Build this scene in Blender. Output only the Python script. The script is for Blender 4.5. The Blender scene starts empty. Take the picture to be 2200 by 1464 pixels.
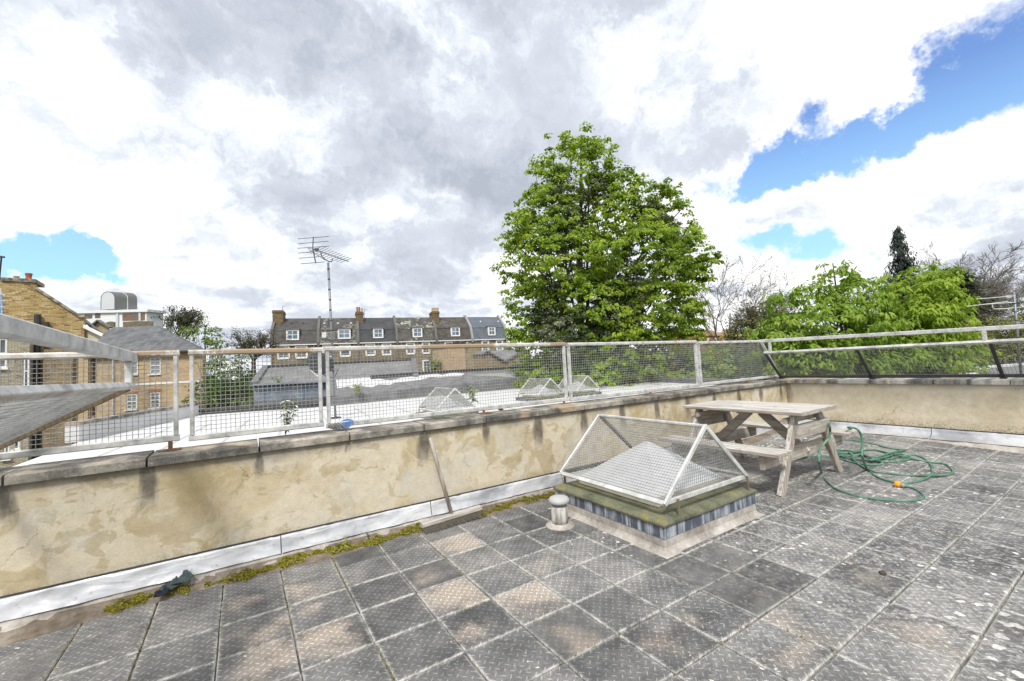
import bpy, math, random
import numpy as np
from mathutils import Vector, Matrix

random.seed(7)
rng = np.random.default_rng(7)
SC = bpy.context.scene
COL = SC.collection
T = 0.33                                   # one paving tile in metres; near things are laid out in tiles

# ------------------------------------------------------------------ camera, world, sun, exposure
F = 915.28                                 # focal length in photo pixels (2200 wide)
YAW, PITCH, ROLL = math.radians(32.496), math.radians(3.2806), math.radians(-2.8824)
CAM = Vector((-.6418, -2.7998, 4.0835)) * T
cy, sy, cp, sp = math.cos(YAW), math.sin(YAW), math.cos(PITCH), math.sin(PITCH)
FW = Vector((sy * cp, cy * cp, sp)); R0 = Vector((cy, -sy, 0)); U0 = R0.cross(FW)
RT = R0 * math.cos(ROLL) + U0 * math.sin(ROLL)
UP = -R0 * math.sin(ROLL) + U0 * math.cos(ROLL)
cd = bpy.data.cameras.new('camera'); cam = bpy.data.objects.new('camera', cd); COL.objects.link(cam)
cd.sensor_width = 36; cd.lens = F / 2200 * 36; cd.clip_start = .05; cd.clip_end = 6000
cam.matrix_world = Matrix(((RT.x, UP.x, -FW.x, CAM.x), (RT.y, UP.y, -FW.y, CAM.y), (RT.z, UP.z, -FW.z, CAM.z), (0, 0, 0, 1)))
SC.camera = cam

def ray(x, y): return RT * ((x - 1100) / F) + UP * ((732 - y) / F) + FW
def at(x, y, depth): return CAM + ray(x, y) * depth
def onz(x, y, z):
    d = ray(x, y); return CAM + d * ((z - CAM.z) / d.z)
def onx(x, y, X):
    d = ray(x, y); return CAM + d * ((X - CAM.x) / d.x)
def ony(x, y, Y):
    d = ray(x, y); return CAM + d * ((Y - CAM.y) / d.y)

SUN_EL, SUN_AZ = math.radians(52), math.radians(215)   # azimuth clockwise from +Y: behind and left of the viewer
world = bpy.data.worlds.new('World'); SC.world = world; world.use_nodes = True
SC.view_settings.view_transform = 'Standard'; SC.view_settings.look = 'None'
SC.view_settings.gamma = 1; SC.view_settings.use_curve_mapping = False
SC.view_settings.exposure = 0.42
sd = bpy.data.lights.new('sun', 'SUN'); sun = bpy.data.objects.new('sun', sd); COL.objects.link(sun)
sd.energy = 2.7; sd.angle = math.radians(9); sd.color = (1, .965, .9)
sdir = Vector((math.sin(SUN_AZ) * math.cos(SUN_EL), math.cos(SUN_AZ) * math.cos(SUN_EL), math.sin(SUN_EL)))
sun.rotation_euler = sdir.to_track_quat('Z', 'Y').to_euler(); sun.location = (0, 0, 30)

class NT:
    """small helper to write node trees"""
    def __init__(s, tree): s.t = tree; s.t.nodes.clear()
    def n(s, typ, ins=None, out=0, **props):
        nd = s.t.nodes.new(typ)
        for k, v in props.items(): setattr(nd, k, v)
        for k, v in (ins or {}).items():
            sock = nd.inputs[k]
            if isinstance(v, bpy.types.NodeSocket): s.t.links.new(v, sock)
            else:
                if isinstance(v, (tuple, list)) and sock.type == 'RGBA' and len(v) == 3: v = (*v, 1)
                sock.default_value = v
        return nd.outputs[out] if len(nd.outputs) else nd
    def m(s, op, a, b=0., c=None, clamp=False):
        ins = {0: a, 1: b}
        if c is not None: ins[2] = c
        return s.n('ShaderNodeMath', ins, operation=op, use_clamp=clamp)
    def vm(s, op, a, b=(0, 0, 0), out=0, scale=None):
        ins = {0: a}
        if scale is None: ins[1] = b
        else: ins['Scale'] = scale
        return s.n('ShaderNodeVectorMath', ins, out, operation=op)
    def mix(s, f, a, b, bt='MIX'): return s.n('ShaderNodeMix', {0: f, 6: a, 7: b}, 2, data_type='RGBA', blend_type=bt)
    def mapr(s, v, a, b, c=0., d=1., smooth=False):
        return s.n('ShaderNodeMapRange', {0: v, 1: a, 2: b, 3: c, 4: d}, interpolation_type='SMOOTHSTEP' if smooth else 'LINEAR')
    def noise(s, vec, scale, detail=4., rough=.55, dist=0., out=0):
        return s.n('ShaderNodeTexNoise', {'Vector': vec, 'Scale': scale, 'Detail': detail, 'Roughness': rough, 'Distortion': dist}, out)
    def ramp(s, f, stops, interp='LINEAR'):
        nd = s.t.nodes.new('ShaderNodeValToRGB'); nd.color_ramp.interpolation = interp
        el = nd.color_ramp.elements
        while len(el) < len(stops): el.new(.5)
        for e, (p, c) in zip(el, stops): e.position = p; e.color = (*c, 1) if len(c) == 3 else c
        s.t.links.new(f, nd.inputs[0]); return nd.outputs[0]
    def sep(s, v):
        nd = s.t.nodes.new('ShaderNodeSeparateXYZ'); s.t.links.new(v, nd.inputs[0]); return nd.outputs
    def comb(s, x, y, z): return s.n('ShaderNodeCombineXYZ', {0: x, 1: y, 2: z})
    def pos(s): return s.n('ShaderNodeNewGeometry', out=0)
    def obj(s): return s.n('ShaderNodeTexCoord', out=3)

# sky: Nishita blue seen through a broken layer of cloud
w = NT(world.node_tree)
gen = w.n('ShaderNodeTexCoord', out=0)
sky = w.n('ShaderNodeTexSky', {}, sky_type='NISHITA', sun_disc=False, sun_elevation=SUN_EL, sun_rotation=SUN_AZ, ozone_density=2.2, dust_density=.6, altitude=50)
sx, sy_, sz = w.sep(gen)
den = w.m('ADD', w.m('MAXIMUM', sz, 0.), .16)
flat = w.comb(w.m('DIVIDE', sx, den), w.m('DIVIDE', sy_, den), 0.)
warp = w.vm('SCALE', w.vm('SUBTRACT', w.noise(gen, 4.5, 6, .62, out=1), (.5, .5, .5)), scale=.26)
warp2 = w.vm('SCALE', w.vm('SUBTRACT', w.noise(gen, 17., 5, .6, out=1), (.5, .5, .5)), scale=.05)
gd = w.vm('ADD', w.vm('ADD', gen, warp), warp2)
def blobs(lst, vec):
    tot = None
    for px, py, r, a in lst:
        c = ray(px, py).normalized()
        d = w.vm('DISTANCE', vec, tuple(c), out=1)
        v = w.mapr(d, r * 1.35 / F, r * .25 / F, 0., a, True)
        tot = v if tot is None else w.m('ADD', tot, v)
    return tot
gap = blobs([(2170, 90, 95, .85), (2070, 180, 80, .85), (1965, 232, 66, .9), (1870, 275, 52, .85), (1760, 300, 70, 1), (1670, 345, 62, 1), (1590, 385, 52, 1), (1500, 400, 36, .8),
             (1700, 535, 58, 1), (1840, 535, 32, .7), (75, 525, 50, 1), (145, 545, 48, 1), (215, 580, 40, .9), (290, 612, 30, .8), (0, 505, 40, .8)], gd)
gapn = w.m('ADD', gap, w.mapr(w.noise(flat, 1.1, 5, .6), .35, .75, -.35, .25))
gapn = w.m('ADD', gapn, w.mapr(w.noise(gd, 9., 8, .68), .3, .7, -.30, .30))
blue = w.mapr(gapn, .24, .95, 0, .95, True)
dark = blobs([(950, 130, 330, .95), (780, 300, 190, .55), (1080, 330, 240, .6), (1350, 90, 250, .6), (480, 120, 240, .7), (250, 260, 200, .7), (60, 90, 160, .5), (560, 560, 170, .6),
              (820, 590, 220, .6), (120, 630, 90, .25), (1050, 420, 110, .4), (1500, 200, 140, .35), (2050, 470, 130, .35), (2150, 560, 120, .35), (1620, 480, 120, .35), (160, 60, 180, .35)], gd)
brt = blobs([(200, 170, 75, .9), (60, 300, 180, .6), (420, 400, 220, .6), (640, 240, 110, .4), (1850, 130, 200, .7), (1950, 380, 120, .7), (2130, 270, 110, .7), (1580, 430, 80, .6), (900, 480, 90, .5), (1780, 60, 140, .5)], gd)
cn = w.noise(w.vm('ADD', flat, w.vm('SCALE', warp, scale=3.)), 1.6, 7, .6)
cn2 = w.noise(gd, 6.5, 7, .58)
g = w.m('ADD', w.m('SUBTRACT', w.m('MULTIPLY', dark, .50), w.m('MULTIPLY', brt, .62)), w.m('ADD', w.mapr(cn, .40, .61, -.12, .50, True), w.mapr(cn2, .34, .66, -.26, .36)))
edge = w.m('MULTIPLY', w.mapr(gapn, -.1, .3, 0, .35), 1.)
g = w.m('MULTIPLY', w.m('SUBTRACT', g, edge), .70, clamp=True)
cloud = w.ramp(g, [(0, (1, 1, 1)), (.20, (1, 1, 1)), (.46, (1, 1, 1)), (1., (1, 1, 1))])
cloud.node.color_ramp.elements[0].color = (1.0, 1.0, 1.0, 1)
for e, c in zip(cloud.node.color_ramp.elements, ((1., 1., 1.), (.80, .835, .885), (.60, .64, .715), (.40, .435, .51))): e.color = (*c, 1)
skyc = w.mix(1., sky, (.95, 1.25, 1.65), 'MULTIPLY')
lowpale = w.mapr(sz, .12, .42, .9, .0)
skyc = w.mix(lowpale, skyc, (3.9, 7.2, 9.2))
cl10 = w.vm('SCALE', cloud, scale=9.2)
allc = w.mix(blue, cl10, skyc)
bg = w.n('ShaderNodeBackground', {0: allc, 1: .1})
w.n('ShaderNodeOutputWorld', {0: bg})
world.cycles.sampling_method = 'MANUAL'; world.cycles.sample_map_resolution = 512

# ------------------------------------------------------------------ materials
def material(name):
    m = bpy.data.materials.new(name); m.use_nodes = True; return m, NT(m.node_tree)
def finish(m, N, col, rough=.85, bump=None, bs=.3, bd=.02, metal=0., spec=.3, extra=None):
    ins = {'Base Color': col, 'Roughness': rough, 'Metallic': metal, 'Specular IOR Level': spec}
    if bump is not None: ins['Normal'] = N.n('ShaderNodeBump', {'Strength': bs, 'Distance': bd, 'Height': bump})
    ins.update(extra or {})
    b = N.n('ShaderNodeBsdfPrincipled', ins)
    N.n('ShaderNodeOutputMaterial', {0: b}); return m
def plain(name, c, var=.25, scale=8., rough=.8, bs=.2, bd=.01, metal=0., spec=.3, stretch=(1, 1, 1)):
    m, N = material(name); p = N.vm('MULTIPLY', N.pos(), stretch)
    n = N.noise(p, scale, 6, .6); n2 = N.noise(p, scale * 7, 4, .6)
    f = N.mapr(N.m('ADD', n, N.m('MULTIPLY', n2, .4)), .45, .95, 1 - var, 1 + var)
    return finish(m, N, N.vm('SCALE', N.n('ShaderNodeRGB', {}) if False else N.comb(*c), scale=f), rough, n2, bs, bd, metal, spec)

def tile_material():
    m, N = material('rubber_tread_tile')
    o = N.obj(); P = N.pos()
    info = N.t.nodes.new('ShaderNodeObjectInfo'); ic = N.sep(info.outputs['Color']); rnd = info.outputs['Random']; alpha = info.outputs['Alpha']
    ox, oy, oz = N.sep(o)
    k = 9.6 / T * .7071
    a = N.m('MULTIPLY', N.m('ADD', ox, oy), k); b = N.m('MULTIPLY', N.m('SUBTRACT', ox, oy), k)
    fa = N.m('SUBTRACT', N.m('FRACT', a), .5); fb = N.m('SUBTRACT', N.m('FRACT', b), .5)
    par = N.m('MODULO', N.m('ABSOLUTE', N.m('ADD', N.m('FLOOR', a), N.m('FLOOR', b))), 2.)
    par = N.m('GREATER_THAN', par, .5)
    la = N.n('ShaderNodeMix', {0: par, 2: fa, 3: fb}); lb = N.n('ShaderNodeMix', {0: par, 2: fb, 3: fa})
    e = N.m('ADD', N.m('POWER', N.m('ABSOLUTE', N.m('DIVIDE', la, .43)), 2.), N.m('POWER', N.m('ABSOLUTE', N.m('DIVIDE', lb, .13)), 2.))
    loz = N.m('MULTIPLY', N.mapr(e, 1.25, .35, 0, 1, True), alpha)
    big = N.noise(P, 1.3, 4, .6); mid = N.noise(P, 5.5, 6, .68); fine = N.noise(P, 210., 2, .6); sp = N.noise(P, 46., 3, .7)
    wear = N.m('ADD', N.m('MULTIPLY', N.m('ADD', big, mid), .5), N.mapr(rnd, 0, 1, -.055, .06))
    col = N.ramp(wear, [(.34, (.064, .064, .066)), (.45, (.118, .117, .117)), (.55, (.19, .186, .182)), (.66, (.30, .288, .278))])
    # pinkish worn patch, one per tile at most
    pc = N.comb(N.mapr(N.m('FRACT', N.m('MULTIPLY', rnd, 17.3)), 0, 1, -.30 * T, .30 * T), N.mapr(N.m('FRACT', N.m('MULTIPLY', rnd, 41.7)), 0, 1, -.25 * T, .25 * T), 0.)
    dw = N.vm('ADD', o, N.vm('SCALE', N.vm('SUBTRACT', N.noise(P, 7., 4, .6, out=1), (.5, .5, .5)), scale=.18))
    d = N.vm('DISTANCE', dw, pc, out=1)
    pv = N.m('ADD', N.m('SUBTRACT', N.m('MULTIPLY', ic[0], 1.05), N.m('MULTIPLY', d, .95 / T)), N.m('MULTIPLY', N.m('SUBTRACT', N.noise(P, 4.2, 5, .6), .5), 1.9))
    patch = N.m('MULTIPLY', N.mapr(pv, .10, .80, 0, .64, True), N.mapr(fine, .3, .7, .75, 1.))
    col = N.mix(patch, col, (.56, .47, .385))
    # pale lichen spots
    vo = N.n('ShaderNodeTexVoronoi', {'Vector': N.vm('ADD', P, N.vm('SCALE', N.noise(P, 9., 3, out=1), scale=.09)), 'Scale': 12., 'Randomness': 1.})
    thr = N.mapr(N.noise(P, 1.1, 3, .6), .38, .66, .02, .32)
    sp1 = N.m('SUBTRACT', N.m('MULTIPLY', thr, N.mapr(ic[1], 0, 1, .25, 1.0)), vo)
    spot = N.mapr(sp1, .0, .05, 0, .92, True)
    col = N.mix(spot, col, (.66, .645, .60))
    lich = N.mapr(N.m('MULTIPLY', N.noise(P, 30., 5, .75), N.mapr(ic[1], 0, 1, .88, 1.12)), .545, .66, 0, .55)
    col = N.mix(lich, col, (.42, .41, .39))
    # salty rim and mossy green at the edges of the tile
    ex = N.m('MAXIMUM', N.m('ABSOLUTE', ox), N.m('ABSOLUTE', oy))
    rim = N.m('MULTIPLY', N.m('MULTIPLY', N.m('MAXIMUM', N.mapr(ex, .44 * T, .484 * T, 0, .55), N.mapr(ex, .466 * T, .474 * T, 0, 1)), N.m('LESS_THAN', ex, .6 * T)), N.mapr(N.noise(P, 22., 4, .7), .36, .60, .1, .95))
    col = N.mix(rim, col, (.52, .51, .475))
    fx = N.mapr(fine, .3, .7, .68, 1.34)
    col = N.vm('SCALE', col, scale=N.m('MULTIPLY', N.m('MULTIPLY', fx, N.mapr(alpha, 0, 1, .66, 1.)), N.mapr(loz, 0, 1, .88, 1.65)))  # lozenges lightened: the highlight on the raised tread is put into the colour
    h = N.m('ADD', loz, N.m('MULTIPLY', fine, .18))
    return finish(m, N, col, .78, h, .8, .0035, 0, .35)

def wall_material(name, right=False):
    m, N = material(name); P = N.pos(); x, y, z = N.sep(P)
    run = y if right else x
    W = N.vm('ADD', P, N.vm('SCALE', N.vm('SUBTRACT', N.noise(P, 2.2, 3, out=1), (.5, .5, .5)), scale=.35))
    n1 = N.noise(W, 1.15, 5, .55, .3); n2 = N.noise(N.vm('ADD', W, (7, 3, 1)), 3.1, 5, .6, .6)
    n3 = N.noise(P, 16., 5, .65); n4 = N.noise(P, 90., 3, .6)
    if right:
        col = N.ramp(n1, [(.35, (.58, .51, .385)), (.5, (.65, .58, .45)), (.65, (.59, .515, .38))])
        col = N.mix(N.mapr(n2, .5, .62, 0, .3), col, (.42, .355, .235))
    else:
        col = N.ramp(n1, [(.33, (.44, .36, .215)), (.44, (.53, .455, .315)), (.48, (.59, .525, .405)), (.60, (.59, .52, .39)), (.70, (.52, .44, .295))])
        pat = N.mapr(N.m('ADD', N.m('ADD', n2, N.m('MULTIPLY', N.m('SUBTRACT', n3, .5), .06)), N.m('MULTIPLY', N.m('SUBTRACT', z, .42), .10)), .530, .572, 0, .60)
        n5 = N.noise(N.vm('ADD', N.vm('MULTIPLY', W, (1., 1., 1.7)), (1, 9, 4)), 5.2, 6, .6, .8); col = N.mix(N.mapr(n5, .585, .60, 0, .5), col, (.34, .28, .16))
        col = N.mix(pat, col, (.39, .31, .17))
        gr = N.mapr(N.noise(N.vm('ADD', W, (3, 8, 5)), 2.4, 5, .6), .52, .62, 0, .6)
        col = N.mix(gr, col, (.55, .525, .455))
    # fine cracks
    cr = N.n('ShaderNodeTexVoronoi', {'Vector': N.vm('ADD', P, N.vm('SCALE', N.noise(P, 5., 5, .7, out=1), scale=.35)), 'Scale': 1.1}, 0, feature='DISTANCE_TO_EDGE')
    crm = N.m('MULTIPLY', N.mapr(cr, .0065, .001, 0, .75), N.mapr(N.noise(P, 1.3, 2), .45, .6, 0, 1))
    col = N.mix(crm, col, (.17, .13, .08))
    # dark drips below the coping joints
    ph = N.m('DIVIDE', N.m('ADD', N.m('DIVIDE', run, T), -5.72 + .93 if right else 2.21 + 18.7), 1.87 if not right else 2.05)
    fr = N.m('ABSOLUTE', N.m('SUBTRACT', N.m('FRACT', N.m('ADD', ph, .5)), .5))
    idx = N.m('FLOOR', N.m('ADD', ph, .5))
    rv = N.n('ShaderNodeTexWhiteNoise', {'W': idx}, 0, noise_dimensions='1D')
    if not right: rv = N.m('MAXIMUM', rv, N.mapr(x, 1.0, 2.6, 0., .75))
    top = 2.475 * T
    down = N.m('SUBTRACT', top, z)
    wob = N.noise(N.comb(N.m('MULTIPLY', run, 22.), 0., N.m('MULTIPLY', z, 5.)), 1., 4, .6)
    wd = N.m('ADD', .045, N.m('MULTIPLY', rv, .10))
    lat = N.mapr(N.m('ADD', fr, N.m('MULTIPLY', N.m('SUBTRACT', wob, .5), .16)), wd, N.m('MULTIPLY', wd, .25), 0, 1, True)
    ln = N.m('MULTIPLY', N.m('ADD', .2, rv), .36 if not right else .07)
    fade = N.mapr(N.m('ADD', down, N.m('MULTIPLY', N.m('SUBTRACT', wob, .5), .16)), ln, N.m('MULTIPLY', ln, .35), 0, 1, True)
    drip = N.m('MULTIPLY', N.m('MULTIPLY', lat, fade), .92 if not right else .5)
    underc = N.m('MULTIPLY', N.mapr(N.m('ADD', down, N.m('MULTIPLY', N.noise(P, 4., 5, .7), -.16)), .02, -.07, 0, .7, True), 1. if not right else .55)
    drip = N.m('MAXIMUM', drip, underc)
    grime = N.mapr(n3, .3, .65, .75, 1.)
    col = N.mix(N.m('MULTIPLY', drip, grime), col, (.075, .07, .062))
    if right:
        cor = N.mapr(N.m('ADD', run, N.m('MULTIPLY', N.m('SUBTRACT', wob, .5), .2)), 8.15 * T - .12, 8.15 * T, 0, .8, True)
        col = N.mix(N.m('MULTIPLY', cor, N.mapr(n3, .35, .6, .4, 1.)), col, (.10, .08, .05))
    # speckled mould above the flashing
    low = N.mapr(N.m('ADD', z, N.m('MULTIPLY', N.noise(P, 3., 3), -.12)), .07, .22, 1, 0, True) if not right else N.mapr(N.m('ADD', z, N.m('MULTIPLY', N.noise(P, 3., 3), -.15)), .16, .32, 1, 0, True)
    spk = N.m('MULTIPLY', low, N.mapr(N.noise(P, 75., 3, .8), .47, .56, 0, .75))
    col = N.mix(spk, col, (.19, .15, .075))
    col = N.vm('SCALE', col, scale=N.m('MULTIPLY', N.mapr(n3, .25, .75, .88, 1.1), N.mapr(n4, .25, .75, .92, 1.08)))
    h = N.m('ADD', N.m('MULTIPLY', n4, .3), N.m('ADD', n3, N.m('MULTIPLY', n2, 1.5)))
    return finish(m, N, col, .9, h, .35, .012)

def coping_material(name, stripes=False):
    m, N = material(name); P = N.pos(); x, y, z = N.sep(P)
    nz = N.sep(N.n('ShaderNodeNewGeometry', out=1))[2]
    n1 = N.noise(P, 3.2, 6, .65); n2 = N.noise(P, 14., 6, .7); n3 = N.noise(P, 120., 3, .7)
    col = N.ramp(n1, [(.37, (.075, .072, .066)), (.47, (.16, .15, .132)), (.56, (.31, .285, .245)), (.68, (.52, .45, .375))])
    if stripes:
        s = N.noise(N.comb(N.m('MULTIPLY', y, 7.), 0., N.m('MULTIPLY', z, .6)), 1., 4, .6)
        col = N.mix(.75, col, N.ramp(s, [(.4, (.10, .10, .10)), (.5, (.33, .325, .30)), (.6, (.60, .58, .53))]))
    rw = N.n('ShaderNodeTexWhiteNoise', {'W': N.m('FLOOR', N.m('MULTIPLY', x, 3.5))}, noise_dimensions='1D')
    warm = N.m('MULTIPLY', N.mapr(N.noise(P, 1.7, 3, .5), .56, .62, 0, .55, True), 1.)
    col = N.mix(warm, col, (.52, .40, .26))
    spk = N.mapr(n3, .60, .68, 0, .6); col = N.mix(spk, col, (.58, .57, .53))
    col = N.vm('SCALE', col, scale=N.mapr(n2, .3, .7, .72, 1.25))
    return finish(m, N, col, .92, N.m('ADD', n3, n2), .5, .006)

def flash_material():
    m, N = material('silver_painted_flashing'); P = N.pos()
    n1 = N.noise(P, 2.5, 5, .6); n2 = N.noise(P, 24., 5, .7)
    col = N.ramp(n1, [(.38, (.36, .37, .40)), (.5, (.54, .55, .575)), (.62, (.64, .645, .66))])
    d = N.mapr(n2, .58, .68, 0, .5); col = N.mix(d, col, (.26, .24, .21))
    s = N.noise(N.vm('MULTIPLY', P, (3.2, 3.2, 9.)), 1.0, 2, .45, .8)
    return finish(m, N, col, .40, N.m('ADD', s, N.m('MULTIPLY', n1, .4)), .45, .05, .30, .5)

def metal_material(name, base=(.46, .46, .455), rust=.0, dark=(.25, .25, .25)):
    m, N = material(name); P = N.pos()
    n1 = N.noise(P, 9., 6, .68); n2 = N.noise(P, 40., 4, .7); n3 = N.noise(P, 1.1, 3, .6)
    col = N.ramp(n1, [(.34, dark), (.47, base), (.62, tuple(min(.8, c * 1.32) for c in base))])
    if rust:
        r = N.mapr(N.m('ADD', n3, N.m('MULTIPLY', n2, .22)), .80 - rust * .2, .84 - rust * .2, 0, .85, True)
        col = N.mix(r, col, (.33, .23, .135))
        r2 = N.mapr(n2, .64, .72, 0, rust * .7); col = N.mix(r2, col, (.20, .085, .03))
    return finish(m, N, col, .5, n2, .25, .003, .25, .45)

def wood_material():
    m, N = material('weathered_grey_timber'); o = N.obj()
    info = N.t.nodes.new('ShaderNodeObjectInfo'); rnd = info.outputs['Random']; oc = N.sep(info.outputs['Color'])
    # grain runs along the length of each board, given in the object's colour: 1,0,0 = x  0,1,0 = y  0,0,1 = z
    st = N.vm('ADD', (60., 60., 60.), N.vm('SCALE', info.outputs['Color'], scale=-57.))
    P = N.vm('ADD', N.vm('MULTIPLY', o, st), N.comb(N.m('MULTIPLY', rnd, 31.), N.m('MULTIPLY', rnd, 57.), 0.))
    g1 = N.noise(P, .8, 6, .62, .35); g2 = N.noise(P, 2.6, 5, .7); big = N.noise(N.pos(), 3.5, 4, .6)
    col = N.ramp(g1, [(.33, (.23, .205, .18)), (.46, (.42, .395, .36)), (.58, (.56, .535, .50)), (.72, (.66, .64, .61))])
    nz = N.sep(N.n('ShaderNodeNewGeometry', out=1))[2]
    ex = N.mapr(nz, -.1, .6, 1., .0)                    # browner on faces turned sideways or down
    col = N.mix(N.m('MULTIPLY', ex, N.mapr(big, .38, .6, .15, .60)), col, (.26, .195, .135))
    col = N.mix(N.mapr(N.noise(N.pos(), 11., 4, .7), .60, .68, 0, .5), col, (.15, .125, .085))
    col = N.vm('SCALE', col, scale=N.mapr(g2, .3, .7, .76, 1.16))
    return finish(m, N, col, .86, g1, .5, .003)

def felt_material():
    m, N = material('mossy_green_mineral_felt'); P = N.pos()
    n1 = N.noise(P, 4.2, 5, .65); n2 = N.noise(P, 160., 3, .7); n3 = N.noise(P, 13., 5, .7)
    col = N.ramp(n1, [(.36, (.085, .09, .058)), (.5, (.145, .15, .098)), (.66, (.20, .195, .13))])
    col = N.mix(N.mapr(N.m('ADD', n1, N.m('MULTIPLY', n3, .5)), .84, .94, 0, .8), col, (.25, .215, .035))
    col = N.vm('SCALE', col, scale=N.mapr(n2, .3, .7, .5, 1.6))
    return finish(m, N, col, .95, N.m('ADD', n2, n3), .7, .008)
def streak_material(name, a, b, sc=(30., 30., 1.6), mid=.5):
    m, N = material(name); P = N.pos()
    n = N.noise(N.vm('MULTIPLY', P, sc), 1., 5, .62); n2 = N.noise(P, 5., 4, .6)
    f = N.mapr(N.m('ADD', n, N.m('MULTIPLY', N.m('SUBTRACT', n2, .5), .5)), mid - .08, mid + .14, 0, 1)
    return finish(m, N, N.mix(f, a, b), .6, n, .3, .006, .0, .4)
def concrete_material(name, a, b, c):
    m, N = material(name); P = N.pos()
    n1 = N.noise(P, 4., 6, .65); n2 = N.noise(P, 26., 5, .7)
    col = N.ramp(N.m('ADD', N.m('MULTIPLY', n1, .65), N.m('MULTIPLY', n2, .35)), [(.38, a), (.5, b), (.62, c)])
    return finish(m, N, col, .9, n2, .5, .01)

def brick_material(name, axis, cols, mortar, dirt=.35, patch=None):
    """courses follow the wall: axis is the horizontal direction of the wall"""
    m, N = material(name); P = N.pos()
    u = N.vm('DOT_PRODUCT', P, tuple(axis), out=1); z = N.sep(P)[2]
    v = N.comb(u, z, 0.)
    nd = N.t.nodes.new('ShaderNodeTexBrick'); N.t.links.new(v, nd.inputs['Vector'])
    nd.inputs['Scale'].default_value = 1; nd.inputs['Brick Width'].default_value = .225; nd.inputs['Row Height'].default_value = .075
    nd.inputs['Mortar Size'].default_value = .011; nd.inputs['Mortar Smooth'].default_value = .2; nd.inputs['Bias'].default_value = 0
    nd.inputs['Color1'].default_value = (0, 0, 0, 1); nd.inputs['Color2'].default_value = (1, 1, 1, 1); nd.inputs['Mortar'].default_value = (.5, .5, .5, 1)
    cell = N.comb(N.m('FLOOR', N.m('ADD', N.m('DIVIDE', u, .225), N.m('MULTIPLY', N.m('MODULO', N.m('FLOOR', N.m('DIVIDE', z, .075)), 2.), .5))), N.m('FLOOR', N.m('DIVIDE', z, .075)), 0.)
    r = N.n('ShaderNodeTexWhiteNoise', {'Vector': cell}, 0, noise_dimensions='3D')
    big = N.noise(P, .7, 5, .65)
    rr = N.m('ADD', N.m('MULTIPLY', r, .8), N.mapr(big, .3, .7, -.1, .3), clamp=True)
    k = len(cols) - 1
    col = N.ramp(rr, [(i / k, c) for i, c in enumerate(cols)])
    col = N.mix(nd.outputs['Fac'], col, mortar)
    col = N.mix(N.mapr(N.noise(P, .45, 6, .7), .5, .72, 0, dirt), col, (.07, .062, .05))
    h = N.m('SUBTRACT', 1., nd.outputs['Fac'])
    return finish(m, N, col, .9, h, .5, .012)
def slate_material(name, axis, a, b, row=.2, white=.0):
    m, N = material(name); P = N.pos()
    u = N.vm('DOT_PRODUCT', P, tuple(axis), out=1); z = N.sep(P)[2]
    rz = N.m('DIVIDE', z, row * .62); ru = N.m('ADD', N.m('DIVIDE', u, .28), N.m('MULTIPLY', N.m('MODULO', N.m('FLOOR', rz), 2.), .5))
    cell = N.comb(N.m('FLOOR', ru), N.m('FLOOR', rz), 0.)
    r = N.n('ShaderNodeTexWhiteNoise', {'Vector': cell}, 0, noise_dimensions='3D')
    n = N.noise(P, .9, 6, .68)
    col = N.mix(N.m('ADD', N.m('MULTIPLY', r, .6), N.mapr(n, .35, .65, -.2, .5), clamp=True), a, b)
    if white: col = N.mix(N.m('MULTIPLY', N.m('GREATER_THAN', r, .55), N.mapr(N.noise(P, .5, 3, .6), .5, .58, 0, white)), col, (.42, .40, .33))
    f = N.m('FRACT', rz); gap = N.m('MAXIMUM', N.mapr(f, .12, 0, 0, 1), N.mapr(N.m('FRACT', ru), .07, 0, 0, .8))
    col = N.mix(N.m('MULTIPLY', gap, .7), col, (.02, .02, .022))
    return finish(m, N, col, .7, N.m('SUBTRACT', N.m('MULTIPLY', f, -.6), gap), .5, .02)
def leaf_material(name, dark, mid, light, trans=.35, rough=.55):
    m, N = material(name)
    t = N.n('ShaderNodeAttribute', {}, 2, attribute_name='tone')
    n = N.noise(N.pos(), .55, 3, .6)
    f = N.m('ADD', N.m('MULTIPLY', t, .75), N.mapr(n, .3, .7, -.12, .38), clamp=True)
    col = N.ramp(f, [(0, dark), (.5, mid), (1, light)])
    d = N.n('ShaderNodeBsdfPrincipled', {'Base Color': col, 'Roughness': rough, 'Specular IOR Level': .3})
    tr = N.n('ShaderNodeBsdfTranslucent', {0: N.mix(1., col, (1.15, 1.2, .6), 'MULTIPLY')})
    N.n('ShaderNodeOutputMaterial', {0: N.n('ShaderNodeMixShader', {0: trans, 1: d, 2: tr})}); return m
def glass_material(name, c=(.05, .06, .07)):
    m, N = material(name); n = N.noise(N.pos(), .8, 3)
    return finish(m, N, N.mix(N.mapr(n, .4, .6, 0, .6), c, tuple(min(1, k * 3.2 + .02) for k in c)), .08, None, spec=.7)

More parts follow.
